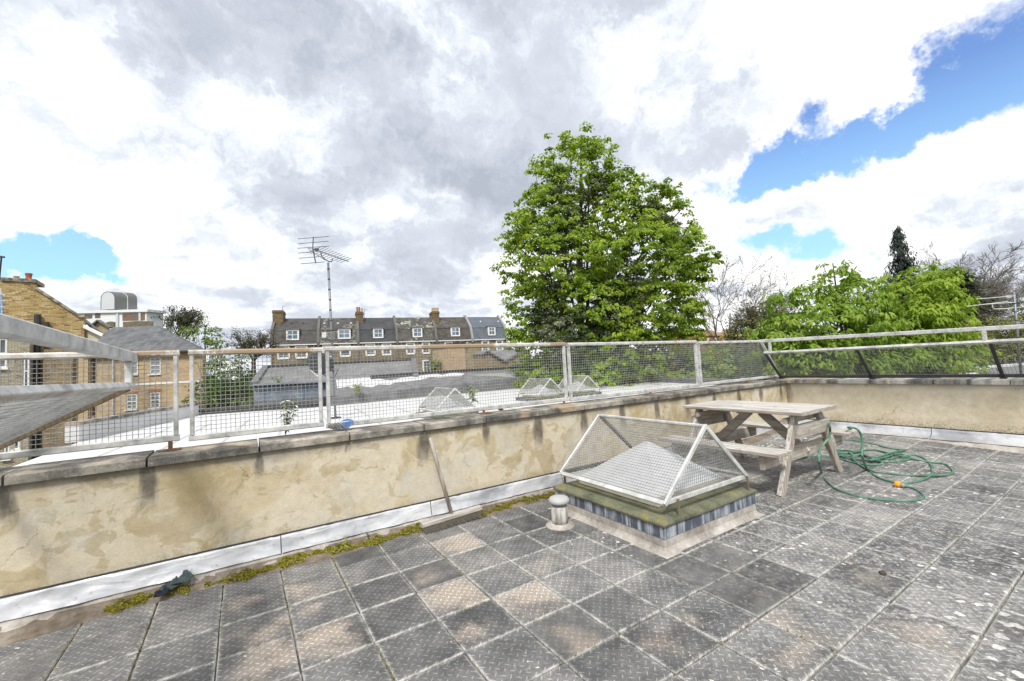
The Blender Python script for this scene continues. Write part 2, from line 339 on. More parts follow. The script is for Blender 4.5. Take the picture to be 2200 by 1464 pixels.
# ------------------------------------------------------------------ mesh builder and object helpers
class MB:
    def __init__(s): s.v = []; s.f = []
    def add(s, vs, fs):
        k = len(s.v); s.v += [tuple(v) for v in vs]; s.f += [tuple(i + k for i in f) for f in fs]; return s
    def box(s, a, b):
        (x0, y0, z0), (x1, y1, z1) = a, b
        return s.add([(x0, y0, z0), (x1, y0, z0), (x1, y1, z0), (x0, y1, z0), (x0, y0, z1), (x1, y0, z1), (x1, y1, z1), (x0, y1, z1)],
                     [(0, 3, 2, 1), (4, 5, 6, 7), (0, 1, 5, 4), (1, 2, 6, 5), (2, 3, 7, 6), (3, 0, 4, 7)])
    def beam(s, a, b, w, h, up=(0, 0, 1)):
        a, b = Vector(a), Vector(b); d = (b - a).normalized(); up = Vector(up)
        if abs(d.dot(up)) > .98: up = Vector((0, 1, 0))
        r = d.cross(up).normalized(); u = r.cross(d).normalized()
        vs = []
        for p in (a, b):
            for i, j in ((-1, -1), (1, -1), (1, 1), (-1, 1)): vs.append(p + r * (i * w / 2) + u * (j * h / 2))
        return s.add(vs, [(0, 3, 2, 1), (4, 5, 6, 7), (0, 1, 5, 4), (1, 2, 6, 5), (2, 3, 7, 6), (3, 0, 4, 7)])
    def bbeam(s, a, b, w, h, c=.004, up=(0, 0, 1)):
        """board with chamfered long edges"""
        a, b = Vector(a), Vector(b); d = (b - a).normalized(); up = Vector(up)
        if abs(d.dot(up)) > .98: up = Vector((0, 1, 0))
        r = d.cross(up).normalized(); u = r.cross(d).normalized(); W, H = w / 2, h / 2
        prof = [(-W + c, -H), (W - c, -H), (W, -H + c), (W, H - c), (W - c, H), (-W + c, H), (-W, H - c), (-W, -H + c)]
        vs = [p + r * i + u * j for p in (a, b) for i, j in prof]
        fs = [tuple(range(7, -1, -1)), tuple(range(8, 16))] + [(i, (i + 1) % 8, 8 + (i + 1) % 8, 8 + i) for i in range(8)]
        return s.add(vs, fs)
    def tube(s, path, r, n=8, cap=True):
        path = [Vector(p) for p in path]; rs = r if isinstance(r, (list, tuple)) else [r] * len(path)
        vs = []; prev = None
        for i, p in enumerate(path):
            d = (path[min(i + 1, len(path) - 1)] - path[max(i - 1, 0)])
            d = d.normalized() if d.length > 1e-9 else Vector((0, 0, 1))
            if prev is None:
                a = Vector((0, 0, 1)) if abs(d.z) < .9 else Vector((1, 0, 0)); u = d.cross(a).normalized()
            else: u = (prev - d * prev.dot(d)).normalized()
            prev = u; v = d.cross(u)
            for k in range(n):
                t = 2 * math.pi * k / n; vs.append(p + (u * math.cos(t) + v * math.sin(t)) * rs[i])
        fs = [(i * n + k, i * n + (k + 1) % n, (i + 1) * n + (k + 1) % n, (i + 1) * n + k) for i in range(len(path) - 1) for k in range(n)]
        if cap: fs += [tuple(range(n - 1, -1, -1)), tuple((len(path) - 1) * n + k for k in range(n))]
        return s.add(vs, fs)
    def lathe(s, c, prof, n=28):
        c = Vector(c); vs = [c + Vector((r * math.cos(2 * math.pi * k / n), r * math.sin(2 * math.pi * k / n), z)) for r, z in prof for k in range(n)]
        fs = [(i * n + k, i * n + (k + 1) % n, (i + 1) * n + (k + 1) % n, (i + 1) * n + k) for i in range(len(prof) - 1) for k in range(n)]
        fs += [tuple(range(n - 1, -1, -1)), tuple((len(prof) - 1) * n + k for k in range(n))]
        return s.add(vs, fs)
    def prism(s, pts, d):
        """closed polygon pts extruded by vector d"""
        n = len(pts); d = Vector(d); pts = [Vector(p) for p in pts]
        return s.add(pts + [p + d for p in pts], [tuple(range(n - 1, -1, -1)), tuple(range(n, 2 * n))] + [(i, (i + 1) % n, n + (i + 1) % n, n + i) for i in range(n)])
    def quad(s, a, b, c, d): return s.add([a, b, c, d], [(0, 1, 2, 3)])
    def build(s, name, mat, parent=None, smooth=False, kind=None, off=None, bevel=0):
        o_ = Vector(off) if off is not None else origin(parent)
        me = bpy.data.meshes.new(name); me.from_pydata([(v[0] - o_.x, v[1] - o_.y, v[2] - o_.z) for v in s.v], [], s.f)
        me.materials.append(mat)
        if smooth: me.shade_smooth()
        me.validate()
        ob = bpy.data.objects.new(name, me); COL.objects.link(ob)
        if parent: ob.parent = parent
        elif off is not None: ob.location = off
        if bevel:
            md = ob.modifiers.new('bevel', 'BEVEL'); md.width = bevel; md.segments = 2; md.limit_method = 'ANGLE'
        if kind: ob['kind'] = kind
        return ob
def origin(p):
    v = Vector((0, 0, 0))
    while p: v += p.location; p = p.parent
    return v
def tag(o, label, cat=None, group=None, kind=None):
    if label: o['label'] = label
    if cat: o['category'] = cat
    if group: o['group'] = group
    if kind: o['kind'] = kind
    return o
def thing(name, label, cat, loc=(0, 0, 0), group=None):
    o = bpy.data.objects.new(name, None); COL.objects.link(o); o.location = loc; o.empty_display_size = .2
    return tag(o, label, cat, group)
def V(x, y, z=0.): return Vector((x * T, y * T, z * T))
def sm(a, b, x):
    t = max(0., min(1., (x - a) / (b - a))); return t * t * (3 - 2 * t)
def fz(x, y):                              # the roof rises a little towards the far parapet (tiles)
    return .34 * sm(16.3, 22, x) * max(0., min(1., (y + 2) / 6.5))
def onfloor(px, py, h=0.):
    p = onz(px, py, 0)
    for _ in range(12): p = onz(px, py, (fz(p.x / T, p.y / T) + h) * T)
    return p
def copy_tree(o, parent=None):
    c = o.copy(); COL.objects.link(c); c.parent = parent
    for ch in [k for k in bpy.data.objects if k.parent == o]: copy_tree(ch, c)
    return c

def mesh_np(name, verts, faces_flat, counts, mat, parent, tone=None, kind=None):
    me = bpy.data.meshes.new(name); nf = len(counts)
    off = origin(parent)
    verts = verts - np.array([off.x, off.y, off.z])
    me.vertices.add(len(verts)); me.vertices.foreach_set('co', verts.astype(np.float32).ravel())
    me.loops.add(len(faces_flat)); me.loops.foreach_set('vertex_index', faces_flat.astype(np.int32))
    me.polygons.add(nf); st = np.zeros(nf, np.int32); st[1:] = np.cumsum(counts)[:-1]
    me.polygons.foreach_set('loop_start', st); me.polygons.foreach_set('loop_total', counts.astype(np.int32))
    if tone is not None:
        a = me.attributes.new('tone', 'FLOAT', 'POINT'); a.data.foreach_set('value', tone.astype(np.float32))
    me.update(calc_edges=True); me.materials.append(mat)
    ob = bpy.data.objects.new(name, me); COL.objects.link(ob); ob.parent = parent
    if kind: ob['kind'] = kind
    return ob
def leaves(name, c, nrm, L, wd, mat, parent, droop=.25, tone=None, dirs=None, kind='stuff'):
    """c (N,3) leaf positions, nrm (N,3) leaf normals, L length, wd width: folded six-point leaves"""
    n = len(c); nrm = nrm / (np.linalg.norm(nrm, axis=1, keepdims=True) + 1e-9)
    if dirs is None: dirs = rng.normal(size=(n, 3))
    d = dirs - nrm * (dirs * nrm).sum(1, keepdims=True); d /= np.linalg.norm(d, axis=1, keepdims=True) + 1e-9
    s_ = np.cross(nrm, d); L = np.broadcast_to(L, (n,))[:, None] * rng.uniform(.65, 1.25, (n, 1)); W = np.broadcast_to(wd, (n,))[:, None] * rng.uniform(.7, 1.2, (n, 1))
    dn = -nrm * L * droop
    p0 = c; p1 = c + d * L * .35 + s_ * W * .5 + dn * .35; p2 = c + d * L * .38; p3 = c + d * L * .35 - s_ * W * .5 + dn * .35
    p4 = c + d * L * .75 + s_ * W * .34 + dn; p5 = c + d * L * .75 - s_ * W * .34 + dn; p6 = c + d * L + dn * 1.4
    vs = np.stack([p0, p1, p2, p3, p4, p6, p5], 1).reshape(-1, 3)
    q = np.array([[0, 1, 2, 0], [0, 2, 3, 0], [1, 4, 5, 2], [2, 5, 6, 3]])
    tri = [[0, 1, 2], [0, 2, 3]]; quad = [[1, 4, 5, 2], [2, 5, 6, 3]]
    base = (np.arange(n) * 7)[:, None]
    fl = np.concatenate([base + np.array([0, 1, 2, 0, 2, 3, 1, 4, 5, 2, 2, 5, 6, 3])[None]], 1).ravel()
    counts = np.tile([3, 3, 4, 4], n)
    tone = rng.uniform(0, 1, n) if tone is None else tone
    return mesh_np(name, vs, fl, counts, mat, parent, np.repeat(tone, 7), kind)

# ------------------------------------------------------------------ shared materials
M_TILE = tile_material()
M_WALL = wall_material('stained_cream_render'); M_WALLR = wall_material('cream_render', True)
M_COPE = coping_material('lichened_concrete_coping'); M_COPER = coping_material('streaked_concrete_coping', True)
M_FLASH = flash_material()
M_MORTAR = concrete_material('grey_mortar', (.22, .20, .175), (.36, .335, .295), (.50, .48, .44))
M_DIRT = concrete_material('brown_grit', (.095, .075, .055), (.17, .14, .11), (.27, .235, .19))
M_JOINT = concrete_material('gritty_joint', (.06, .058, .048), (.16, .152, .13), (.42, .41, .37))
M_GALV = metal_material('weathered_galvanised_steel', (.50, .50, .49), .12, (.30, .295, .285))
M_RAIL = metal_material('flaking_rusty_rail', (.52, .50, .47), .85, (.34, .31, .27))
M_BEAMG = metal_material('streaked_grey_beam', (.47, .475, .48), .12, (.27, .27, .28))
M_WIRE = metal_material('galvanised_wire', (.30, .305, .30), .0, (.20, .20, .20))
M_DARKBAR = plain('dark_angle_iron', (.045, .045, .048), .3, 12, .6)
M_BROWNBAR = plain('rusty_brown_angle_iron', (.16, .125, .075), .35, 9, .7)
M_RUST = plain('orange_rust', (.21, .115, .07), .4, 30, .9)
M_WOOD = wood_material()
M_FELT = felt_material()
M_LEADS = streak_material('streaked_blue_lead', (.075, .085, .115), (.42, .45, .50), mid=.53)
M_LEAD = streak_material('blue_grey_lead', (.165, .195, .255), (.27, .30, .35), (2., 2., .8))
M_KERB = concrete_material('pinkish_old_render', (.25, .225, .20), (.39, .36, .325), (.53, .50, .465))
M_WHITE = plain('white_paint', (.74, .74, .73), .06, 5, .6)
M_WROOF = plain('white_roof_coating', (.58, .58, .585), .12, 1.2, .7)
M_BLACK = plain('black_felt_edge', (.055, .055, .058), .35, 6, .85)
M_GREYFELT = plain('grey_felt', (.16, .16, .165), .4, 3, .9)
M_GLASS = glass_material('window_glass')
M_BARK = plain('bark', (.075, .06, .045), .4, 9, .9, .5, .02)
M_TWIG = plain('grey_twigs', (.19, .175, .155), .3, 9, .9)

# ------------------------------------------------------------------ ground
M_GRND, N = material('rough_grass_and_yards'); n = N.noise(N.pos(), .06, 6, .65)
finish(M_GRND, N, N.ramp(n, [(.35, (.045, .06, .025)), (.5, (.07, .085, .035)), (.62, (.12, .11, .085))]), .95)
GZ = -6.2
tag(MB().add([(-2500, -2500, GZ), (2500, -2500, GZ), (2500, 2500, GZ), (-2500, 2500, GZ)], [(0, 1, 2, 3)]).build('ground', M_GRND), 'green and grey yards and gardens below the roofs', kind='structure')

# ------------------------------------------------------------------ roof terrace floor with its tiles
b = MB(); nx, ny = 60, 34; X0, X1, Y0, Y1 = -9., 22.72, -9., 8.2
for j in range(ny + 1):
    for i in range(nx + 1):
        x = X0 + (X1 - X0) * i / nx; y = Y0 + (Y1 - Y0) * j / ny; b.v.append(tuple(V(x, y, fz(x, y) - .012)))
for j in range(ny):
    for i in range(nx): k = j * (nx + 1) + i; b.f.append((k, k + 1, k + nx + 2, k + nx + 1))
floor = tag(b.build('roof_terrace_floor', M_JOINT), 'flat roof terrace paved with square rubber tread tiles', kind='structure')
# building body under the terrace
body = MB(); body.box((X0 * T, Y0 * T, GZ), ((X1 + .8) * T, 8.95 * T, -.3 * T)); tag(body.build('terrace_building', M_WALLR, None), 'building that carries the roof terrace', kind='structure')

def tile_mesh(w, h):
    b = MB(); W, H = w * T / 2, h * T / 2; c = .016 * T; z = .035 * T
    vs = [(-W, -H, -.03 * T), (W, -H, -.03 * T), (W, H, -.03 * T), (-W, H, -.03 * T), (-W, -H, z - c), (W, -H, z - c), (W, H, z - c), (-W, H, z - c),
          (-W + c, -H + c, z), (W - c, -H + c, z), (W - c, H - c, z), (-W + c, H - c, z)]
    fs = [(0, 1, 5, 4), (1, 2, 6, 5), (2, 3, 7, 6), (3, 0, 4, 7), (4, 5, 9, 8), (5, 6, 10, 9), (6, 7, 11, 10), (7, 4, 8, 11), (8, 9, 10, 11)]
    me = bpy.data.meshes.new('tile'); me.from_pydata(vs, [], fs); me.materials.append(M_TILE); return me
full = tile_mesh(.975, .975); cut_y = tile_mesh(.975, .86)
def inframe(p, m=60):
    d = Vector(p) - CAM; z = d.dot(FW)
    if z < .15: return False
    x = 1100 + F * d.dot(RT) / z; y = 732 - F * d.dot(UP) / z
    return -m < x < 2200 + m and -m < y < 1464 + m
beige = {(2, 4): .95, (3, 3): .9, (3, 2): .6, (3, 6): .9, (0, 4): .75, (0, 6): .6, (2, 5): .45, (4, 4): .55, (-1, 6): .45, (-1, 5): .6, (-1, 4): .75, (0, 5): .35, (2, 3): .4,
         (6, 0): .55, (5, 0): .5, (7, -1): .6, (8, 0): .4, (6, -1): .4, (5, 1): .35, (4, 1): .45, (10, 0): .4, (11, 1): .4, (9, 1): .35, (12, 1): .4, (5, 2): .3, (-2, 4): .4}
smooth_t = {(6, 2), (7, 1), (7, 2), (6, 1)}
far_tiles = MB(); cnt = 0; cells = []
for i in range(-9, 22):
    for j in range(-9, 8):
        hh = .86 if j == 7 else 1.
        c = V(i + .5, j + hh / 2, 0)
        if 6.9 < i and i + 1 < 10.1 and 3.4 < j and j + 1 < 6.8: continue
        vis = any(inframe(V(i + a, j + d_, 0), 30) for a in (0, 1) for d_ in (0, 1)); cells.append(((c - CAM).length + (0 if vis else 1000), i, j, hh))
cells.sort()
for q, (dist, i, j, hh) in enumerate(cells):
    jx, jy, rz = random.gauss(0, .006), random.gauss(0, .006), random.gauss(0, .004)
    x, y = i + .5 + jx, j + hh / 2 + jy
    zc = fz(x, y)
    gx = (fz(x + .4, y) - fz(x - .4, y)) / .8; gy = (fz(x, y + .4) - fz(x, y - .4)) / .8
    if q < 298 and dist < 1000:
        o = bpy.data.objects.new('tile', full if hh == 1 else cut_y); COL.objects.link(o); o.parent = floor
        o.location = V(x, y, zc + random.uniform(-.006, .008)); o.rotation_euler = (gy + random.gauss(0, .0015), -gx + random.gauss(0, .0015), rz)
        r = random.random()
        spot = sm(3.5, 10, i + .3 * (5 - j)) * .95 + .12 + random.uniform(-.1, .15)
        o.color = (beige.get((i, j), 0. if r < .5 else random.uniform(.05, .3)), max(0, min(1, spot)), r, .12 if (i, j) in smooth_t else (1. if random.random() > .06 else .45))
    else:
        a, e = .48, hh * .5 - .02
        far_tiles.v += [tuple(V(x + u, y + v, fz(x + u, y + v) + .035)) for u, v in ((-a, -e), (a, -e), (a, e), (-a, e))]
        k = len(far_tiles.v) - 4; far_tiles.f.append((k, k + 1, k + 2, k + 3))
if far_tiles.v:
    o = far_tiles.build('far_tiles', M_TILE, floor, kind='stuff'); o.color = (.1, .7, .5, .6)

# ------------------------------------------------------------------ parapets
def flashing(parent, seg, frame, prof, mats, nm, amp=.02):
    """sheet of metal dressed along a wall; frame(run, off, z) -> point; wrinkled along its length"""
    for (a, c) in seg:
        n = max(4, int((c - a) / .06)); b = MB(); k = len(prof); ph = random.uniform(0, 9)
        for i in range(n + 1):
            s_ = a + (c - a) * i / n
            for j, (o_, z) in enumerate(prof):
                wv = amp * (math.sin(s_ * 4.1 + ph + j) + .6 * math.sin(s_ * 9.7 + 2 * j + ph) + .4 * math.sin(s_ * 17.3 + j * 3)) * (0 if j in (0,) else 1) * (.5 if j == k - 1 else 1)
                b.v.append(tuple(frame(s_, o_ + wv, z + wv * .4)))
        for i in range(n):
            for j in range(k - 1): q = i * k + j; b.f.append((q, q + 1, q + k + 1, q + k))
        b.build(nm, mats, parent, smooth=True)

PL = thing('parapet_wall', 'long cream rendered parapet wall with dark drips below its coping, along the left of the terrace', 'wall', V(7, 8.6, 0))
D1 = 8.15
b = MB(); b.box(V(-12, D1, -.4), V(22.7, 9.0, 2.47)); b.build('rendered_wall', M_WALL, PL)
def stone(mb_, a, c, y0, y1, z0, z1, alongx=True):
    ch = .02
    prof = [(y0, z0), (y0, z1 - ch * 1.6), (y0 + ch * 2, z1), (y1 - ch, z1 + .012), (y1, z1 - ch), (y1, z0)]
    mk = (lambda s_, o_, z: V(s_, o_, z)) if alongx else (lambda s_, o_, z: V(o_, s_, z))
    mb_.add([mk(a, *p) for p in prof] + [mk(c, *p) for p in prof], [tuple(range(6)), tuple(range(11, 5, -1))] + [(i, 6 + i, 6 + (i + 1) % 6, (i + 1) % 6) for i in range(6)])
for k in range(-5, 14):
    a = -2.21 + 1.872 * k; c = min(a + 1.872, 22.62)
    if a > 22.5: break
    g_ = .018; dz = random.uniform(-.012, .012)
    b = MB(); stone(b, a + g_, c - g_, 8.07 + random.uniform(-.015, .015), 9.08, 2.475, 2.64 + dz); b.build('coping_stone', M_COPE, PL)
fr_l = lambda s_, o_, z: V(s_, o_, z)
flashing(PL, [(-9, -4.3), (-4.28, .03), (.05, 3.5), (3.52, 7.9), (7.92, 12.3), (12.32, 16.7), (16.72, 22.4)], fr_l,
         [(8.148, .60), (8.11, .605), (8.10, .55), (8.085, .43), (8.05, .33), (8.02, .255)], M_FLASH, 'flashing_sheet', .010)
b = MB(); n = 200
for i in range(n + 1):
    x = -9 + 31.4 * i / n; wv = .015 * math.sin(x * 5.3) + .012 * math.sin(x * 13.1)
    f_ = fz(x, 8)
    for y, z in ((8.1, .25), (8.05 + wv, .235), (7.97 + wv, .13 + f_ * .6), (7.90 + wv * 2, .02 + f_)): b.v.append(tuple(V(x, y, z)))
for i in range(n):
    for j in range(3): q = i * 4 + j; b.f.append((q, q + 1, q + 5, q + 4))
b.build('mortar_fillet', M_MORTAR, PL, smooth=True)
b = MB(); b.box(V(-12, 8.120, .59), V(22.5, 8.1495, .635)); b.build('dark_gap_line', M_BLACK, PL)  # black strip in place of the shaded gap at the flashing's top edge

PR = thing('parapet_wall', 'cream rendered parapet wall behind the picnic table, under the leaning mesh screen', 'wall', V(23.1, 2, 0))
D2 = 22.68
b = MB(); b.box(V(D2, -14, -.4), V(23.6, 9.0, 2.47)); b.build('rendered_wall', M_WALLR, PR)
a = 9.05
for k in range(12):
    c = a - (2.36 if k == 0 else 2.02); b = MB(); stone(b, c + .015, a - .015, 22.59, 23.68, 2.475, 2.655 + random.uniform(-.01, .01), False); b.build('coping_stone', M_COPER, PR); a = c
fr_r = lambda s_, o_, z: V(o_, s_, z)
flashing(PR, [(-14, -3), (-2.98, 2.85), (2.87, 8.1)], fr_r, [(22.678, .70), (22.63, .70), (22.62, .62), (22.56, .48), (22.40, .40), (22.2, .36)], M_FLASH, 'flashing_sheet', .012)
b = MB(); n = 120
for i in range(n + 1):
    y = -14 + 22.1 * i / n; wv = .03 * math.sin(y * 3.3) + .02 * math.sin(y * 9.1); f_ = fz(22, y)
    for x, z in ((22.45, .385), (22.2 + wv, .33), (21.98 + wv, f_ + .015), (21.9 + wv, f_ - .01)): b.v.append(tuple(V(x, y, z)))
for i in range(n):
    for j in range(3): q = i * 4 + j; b.f.append((q + 1, q, q + 4, q + 5))
b.build('mortar_fillet', M_MORTAR, PR, smooth=True)
b = MB(); b.box(V(22.645, -14, .69), V(22.6795, 8.1, .74)); b.build('dark_gap_line', M_BLACK, PR)  # same black strip for the shade in the gap, right wall

# dirt and moss in the gutter along the long wall
b = MB(); n = 160
for i in range(n + 1):
    x = -9 + 31 * i / n; w1 = .07 + .07 * math.sin(x * 2.1) * math.sin(x * .7 + 1); f_ = fz(x, 7.9)
    for y, z in ((8.005 + .02 * math.sin(x * 3.1), .19 + f_ * .6), (7.955, .122 + f_ * .8), (7.84 - w1 * .6, .05 + f_), (7.72 - w1, .036 + f_)): b.v.append(tuple(V(x, y, z)))
for i in range(n):
    for j in range(3): q = i * 4 + j; b.f.append((q, q + 1, q + 5, q + 4))
tag(b.build('gutter_dirt', M_DIRT, None, smooth=True), 'brown grit lying along the foot of the long wall', kind='stuff')
M_MOSS = leaf_material('yellow_green_moss', (.10, .085, .012), (.21, .19, .02), (.34, .31, .045), .15, .9)
cs = []
for x0, x1, dens in ((-2.75, -1.55, 1.1), (-1.3, -.8, .35), (-.8, 1.0, 1.5), (1.0, 3.15, 1.1), (4.65, 6.0, 1.2), (6.0, 6.9, .5), (6.9, 7.6, 1.2), (7.6, 12, .25)):
    k = int(2600 * (x1 - x0) * dens); x = rng.uniform(x0, x1, k); wd_ = .075 + .05 * np.sin(x * 7) + .035 * np.sin(x * 19)
    y = 7.86 + .06 * np.sin(x * 2.3) + rng.normal(0, 1, k) * np.clip(wd_, .02, .2) * .62; y = np.minimum(y, 7.99)
    hz = .05 + np.clip(y - 7.82, 0, 1) * .52 + .055 * np.clip(np.sin(x * 23 + y * 40) * .5 + .5, 0, 1) * rng.uniform(.3, 1, k); cs.append(np.stack([x, y, hz], 1))
cs = np.concatenate(cs) * T; nr = rng.normal(size=cs.shape) * .5 + np.array([0, 0, 1.])
mo2 = leaves('moss', cs, nr, .011, .009, M_MOSS, None, .4)
tag(mo2, 'yellow green moss growing along the foot of the long wall', kind='stuff')
# dry grass and grit in the open joints
cs = []
for (i, j, horiz, k) in ((1, 6, 0, 60), (1, 7, 0, 90), (0, 7, 0, 60), (0, 5, 0, 70), (0, 6, 0, 60), (3, 6, 0, 80), (3, 5, 0, 50), (4, 6, 1, 40), (-1, 5, 0, 60), (-1, 6, 0, 30), (-2, 5, 0, 80), (-2, 6, 0, 110), (-2, 7, 0, 50), (-3, 7, 0, 90), (-3, 6, 0, 70), (-1, 5, 1, 70),
                      (6, 0, 0, 80), (9, 0, 0, 70), (9, 1, 0, 50), (12, 0, 0, 90), (7, 1, 0, 60), (10, 0, 1, 40), (5, 1, 1, 60), (4, 1, 1, 70), (1, 3, 0, 70), (13, 4, 0, 160), (14, 4, 1, 160), (13, 3, 0, 120), (16, 3, 0, 140), (4, 2, 1, 30), (3, 2, 1, 40)):
    k = k // 2; t_ = rng.uniform(0, 1, k) ** 1.5; s_ = rng.normal(0, .018, k)
    x = i + (t_ if horiz else s_); y = j + (s_ if horiz else t_); cs.append(np.stack([x, y, np.full(k, .03)], 1))
cs = np.concatenate(cs) * T; nr = rng.normal(size=cs.shape); nr[:, 2] *= .5
tag(leaves('joint_weeds', cs, nr, .022, .004, leaf_material('dry_joint_weeds', (.12, .10, .05), (.24, .21, .10), (.42, .37, .22), .2, .9), None, .1), 'dry weeds and moss in the joints of the paving', kind='stuff')

# ------------------------------------------------------------------ mesh screens on the parapets
def wires(mb_, org, eu, ev, lu, lv, pitch, r, clip=None):
    """square wire grid: org corner, unit directions eu, ev (metres)"""
    nrm = eu.cross(ev).normalized()
    def bar(a, c, off):
        d = (c - a).normalized(); q = d.cross(nrm) * r; k = nrm * r
        mb_.add([a + k + off, a + q + off, a - k + off, a - q + off, c + k + off, c + q + off, c - k + off, c - q + off], [(0, 1, 5, 4), (1, 2, 6, 5), (2, 3, 7, 6), (3, 0, 4, 7)])
    n = int(lu / pitch)
    for i in range(1, n + 1):
        u = i * lu / (n + 1); v0, v1 = (0, lv) if clip is None else clip(u, None)
        if v1 - v0 > .01: bar(org + eu * u + ev * v0, org + eu * u + ev * v1, nrm * r * .8)
    n = int(lv / pitch)
    for i in range(1, n + 1):
        v = i * lv / (n + 1); u0, u1 = (0, lu) if clip is None else clip(None, v)
        if u1 - u0 > .01: bar(org + eu * u0 + ev * v, org + eu * u1 + ev * v, nrm * r * -.8)

YF = 8.80
def screen(x0, x1, zt, zb, label, slant=0., foot=(), rail=M_RAIL):
    t = thing('mesh_screen', label, 'mesh screen', V((x0 + x1) / 2, YF, 2.64), 'upright mesh screens along the long parapet')
    w_ = .125
    MB().bbeam(V(x0, YF, zt), V(x1, YF, zt), w_ * T, w_ * T, .01).build('top_rail', rail, t)
    MB().bbeam(V(x0, YF, zb), V(x1 + slant * .98, YF, zb), .10 * T, .13 * T, .006).build('bottom_rail', M_GALV, t)
    MB().bbeam(V(x0 + w_ / 2, YF, zb + .065), V(x0 + w_ / 2, YF, zt - .063), w_ * T, .08 * T, .005, up=(1, 0, 0)).build('stile', M_GALV, t)
    MB().bbeam(V(x1 - w_ / 2 + slant, YF, zb + .065), V(x1 - w_ / 2, YF, zt - .063), w_ * T, .08 * T, .005, up=(1, 0, 0)).build('stile', M_GALV, t)
    b = MB(); L, H = (x1 - x0 - 2 * w_) * T, (zt - zb - .12) * T
    if slant:
        LS = L + slant * T
        clip = lambda u, v: ((0, H if u < L else H * (1 - (u - L) / (slant * T))) if v is None else (0, L + slant * T * (1 - v / H)))
        wires(b, V(x0 + w_, YF, zb + .06), Vector((1, 0, 0)), Vector((0, 0, 1)), LS, H, .0305, .0018, clip)
    else: wires(b, V(x0 + w_, YF, zb + .06), Vector((1, 0, 0)), Vector((0, 0, 1)), L, H, .0305, .0018)
    b.build('wire_mesh', M_WIRE, t, kind='stuff')
    for fx in foot:
        k = MB(); k.tube([V(fx, YF, 2.66), V(fx, YF, zb - .05)], .013 * 1, 8); k.bbeam(V(fx - .18, YF - .05, 2.665), V(fx + .18, YF - .05, 2.665), .07, .012, .002)
        k.build('foot_bracket', M_RUST, t)
    return t
screen(-8.5, -1.77, 4.70, 2.90, 'mesh screen at the far left, partly behind the leaning panel, with two doubled posts', foot=(-1.93,))
screen(-1.62, 1.075, 4.70, 2.86, 'short rusty topped mesh screen in front of the satellite dish')
screen(1.13, 8.93, 4.72, 2.80, 'long mesh screen right of the aerial mast, in front of the torn roof edge', foot=(5.6, 8.75))
screen(9.02, 16.42, 4.70, 2.78, 'pale mesh screen below the big ivy clad tree', foot=(13.2,), rail=M_GALV)
screen(16.52, 22.0, 4.65, 2.80, 'slanted end mesh screen meeting the corner of the parapets', slant=1.45, foot=(20.3,), rail=M_GALV)

def lean_frame(label, side, beam, xt, zt, xb, zb, bars, posts, ya, yb, mat_bar, thick):
    t = thing('leaning_screen', label, 'mesh screen', V(xb, (ya + yb) / 2, 2.64))
    MB().bbeam(V(*beam[0]), V(*beam[1]), thick * T, thick * 1.15 * T, .006).build('handrail', M_BEAMG if side < 0 else M_GALV, t)
    MB().bbeam(V(xt, ya, zt), V(xt, yb, zt), .13 * T, .11 * T, .004, up=(side * .5, 0, .8)).build('top_rail', M_GALV, t)
    MB().bbeam(V(xb, ya, zb), V(xb, yb, zb), .10 * T, .14 * T, .004).build('bottom_rail', mat_bar, t)
    for y in bars:
        MB().bbeam(V(xt + side * .02, y, zt - .05), V(xb, y, zb - .02), .10 * T, .10 * T, .003, up=(0, 1, 0)).build('slanting_bar', mat_bar, t)
    for y, zt2 in posts:
        MB().bbeam(V(xt, y, zt + .05), V(xt, y, zt2 - .07), .11 * T, .11 * T, .003, up=(0, 1, 0)).build('short_post', M_GALV, t)
    b = MB(); a, c = V(xt, yb, zt), V(xb, yb, zb); ev = (c - a); wires(b, a, Vector((0, 1, 0)), ev.normalized(), (ya - yb) * T, ev.length, .0305, .0018)
    b.build('wire_mesh', M_WIRE, t, kind='stuff')
    for y in bars:
        k = MB(); k.bbeam(V(xb + side * -.1, y, 2.69), V(xb + side * .25, y, 2.69), .05, .02, .003); k.tube([V(xb + .05, y, 2.66), V(xb + .05, y, 2.86)], .010, 6); k.build('foot_bracket', mat_bar, t)
    return t
lean_frame('dark barred mesh screen leaning in from the parapet behind the picnic table', 1, ((21.75, YF, 4.66), (21.75, -6.5, 4.40)), 21.72, 4.05, 23.05, 2.78,
           (8.55, 4.75, .86, -3.2), ((8.30, 4.66), (.98, 4.57), (-5.0, 4.44)), 8.6, -6.5, M_DARKBAR, .135)
lean_frame('mesh screen leaning in at the far left edge, seen almost from its edge', -1, ((-2.53, YF - .06, 4.63), (-2.53, -3.5, 4.74)), -2.53, 4.05, -4.45, 3.02,
           (8.55, 2.2), ((8.40, 4.68),), 8.62, -3.5, M_BROWNBAR, .165)

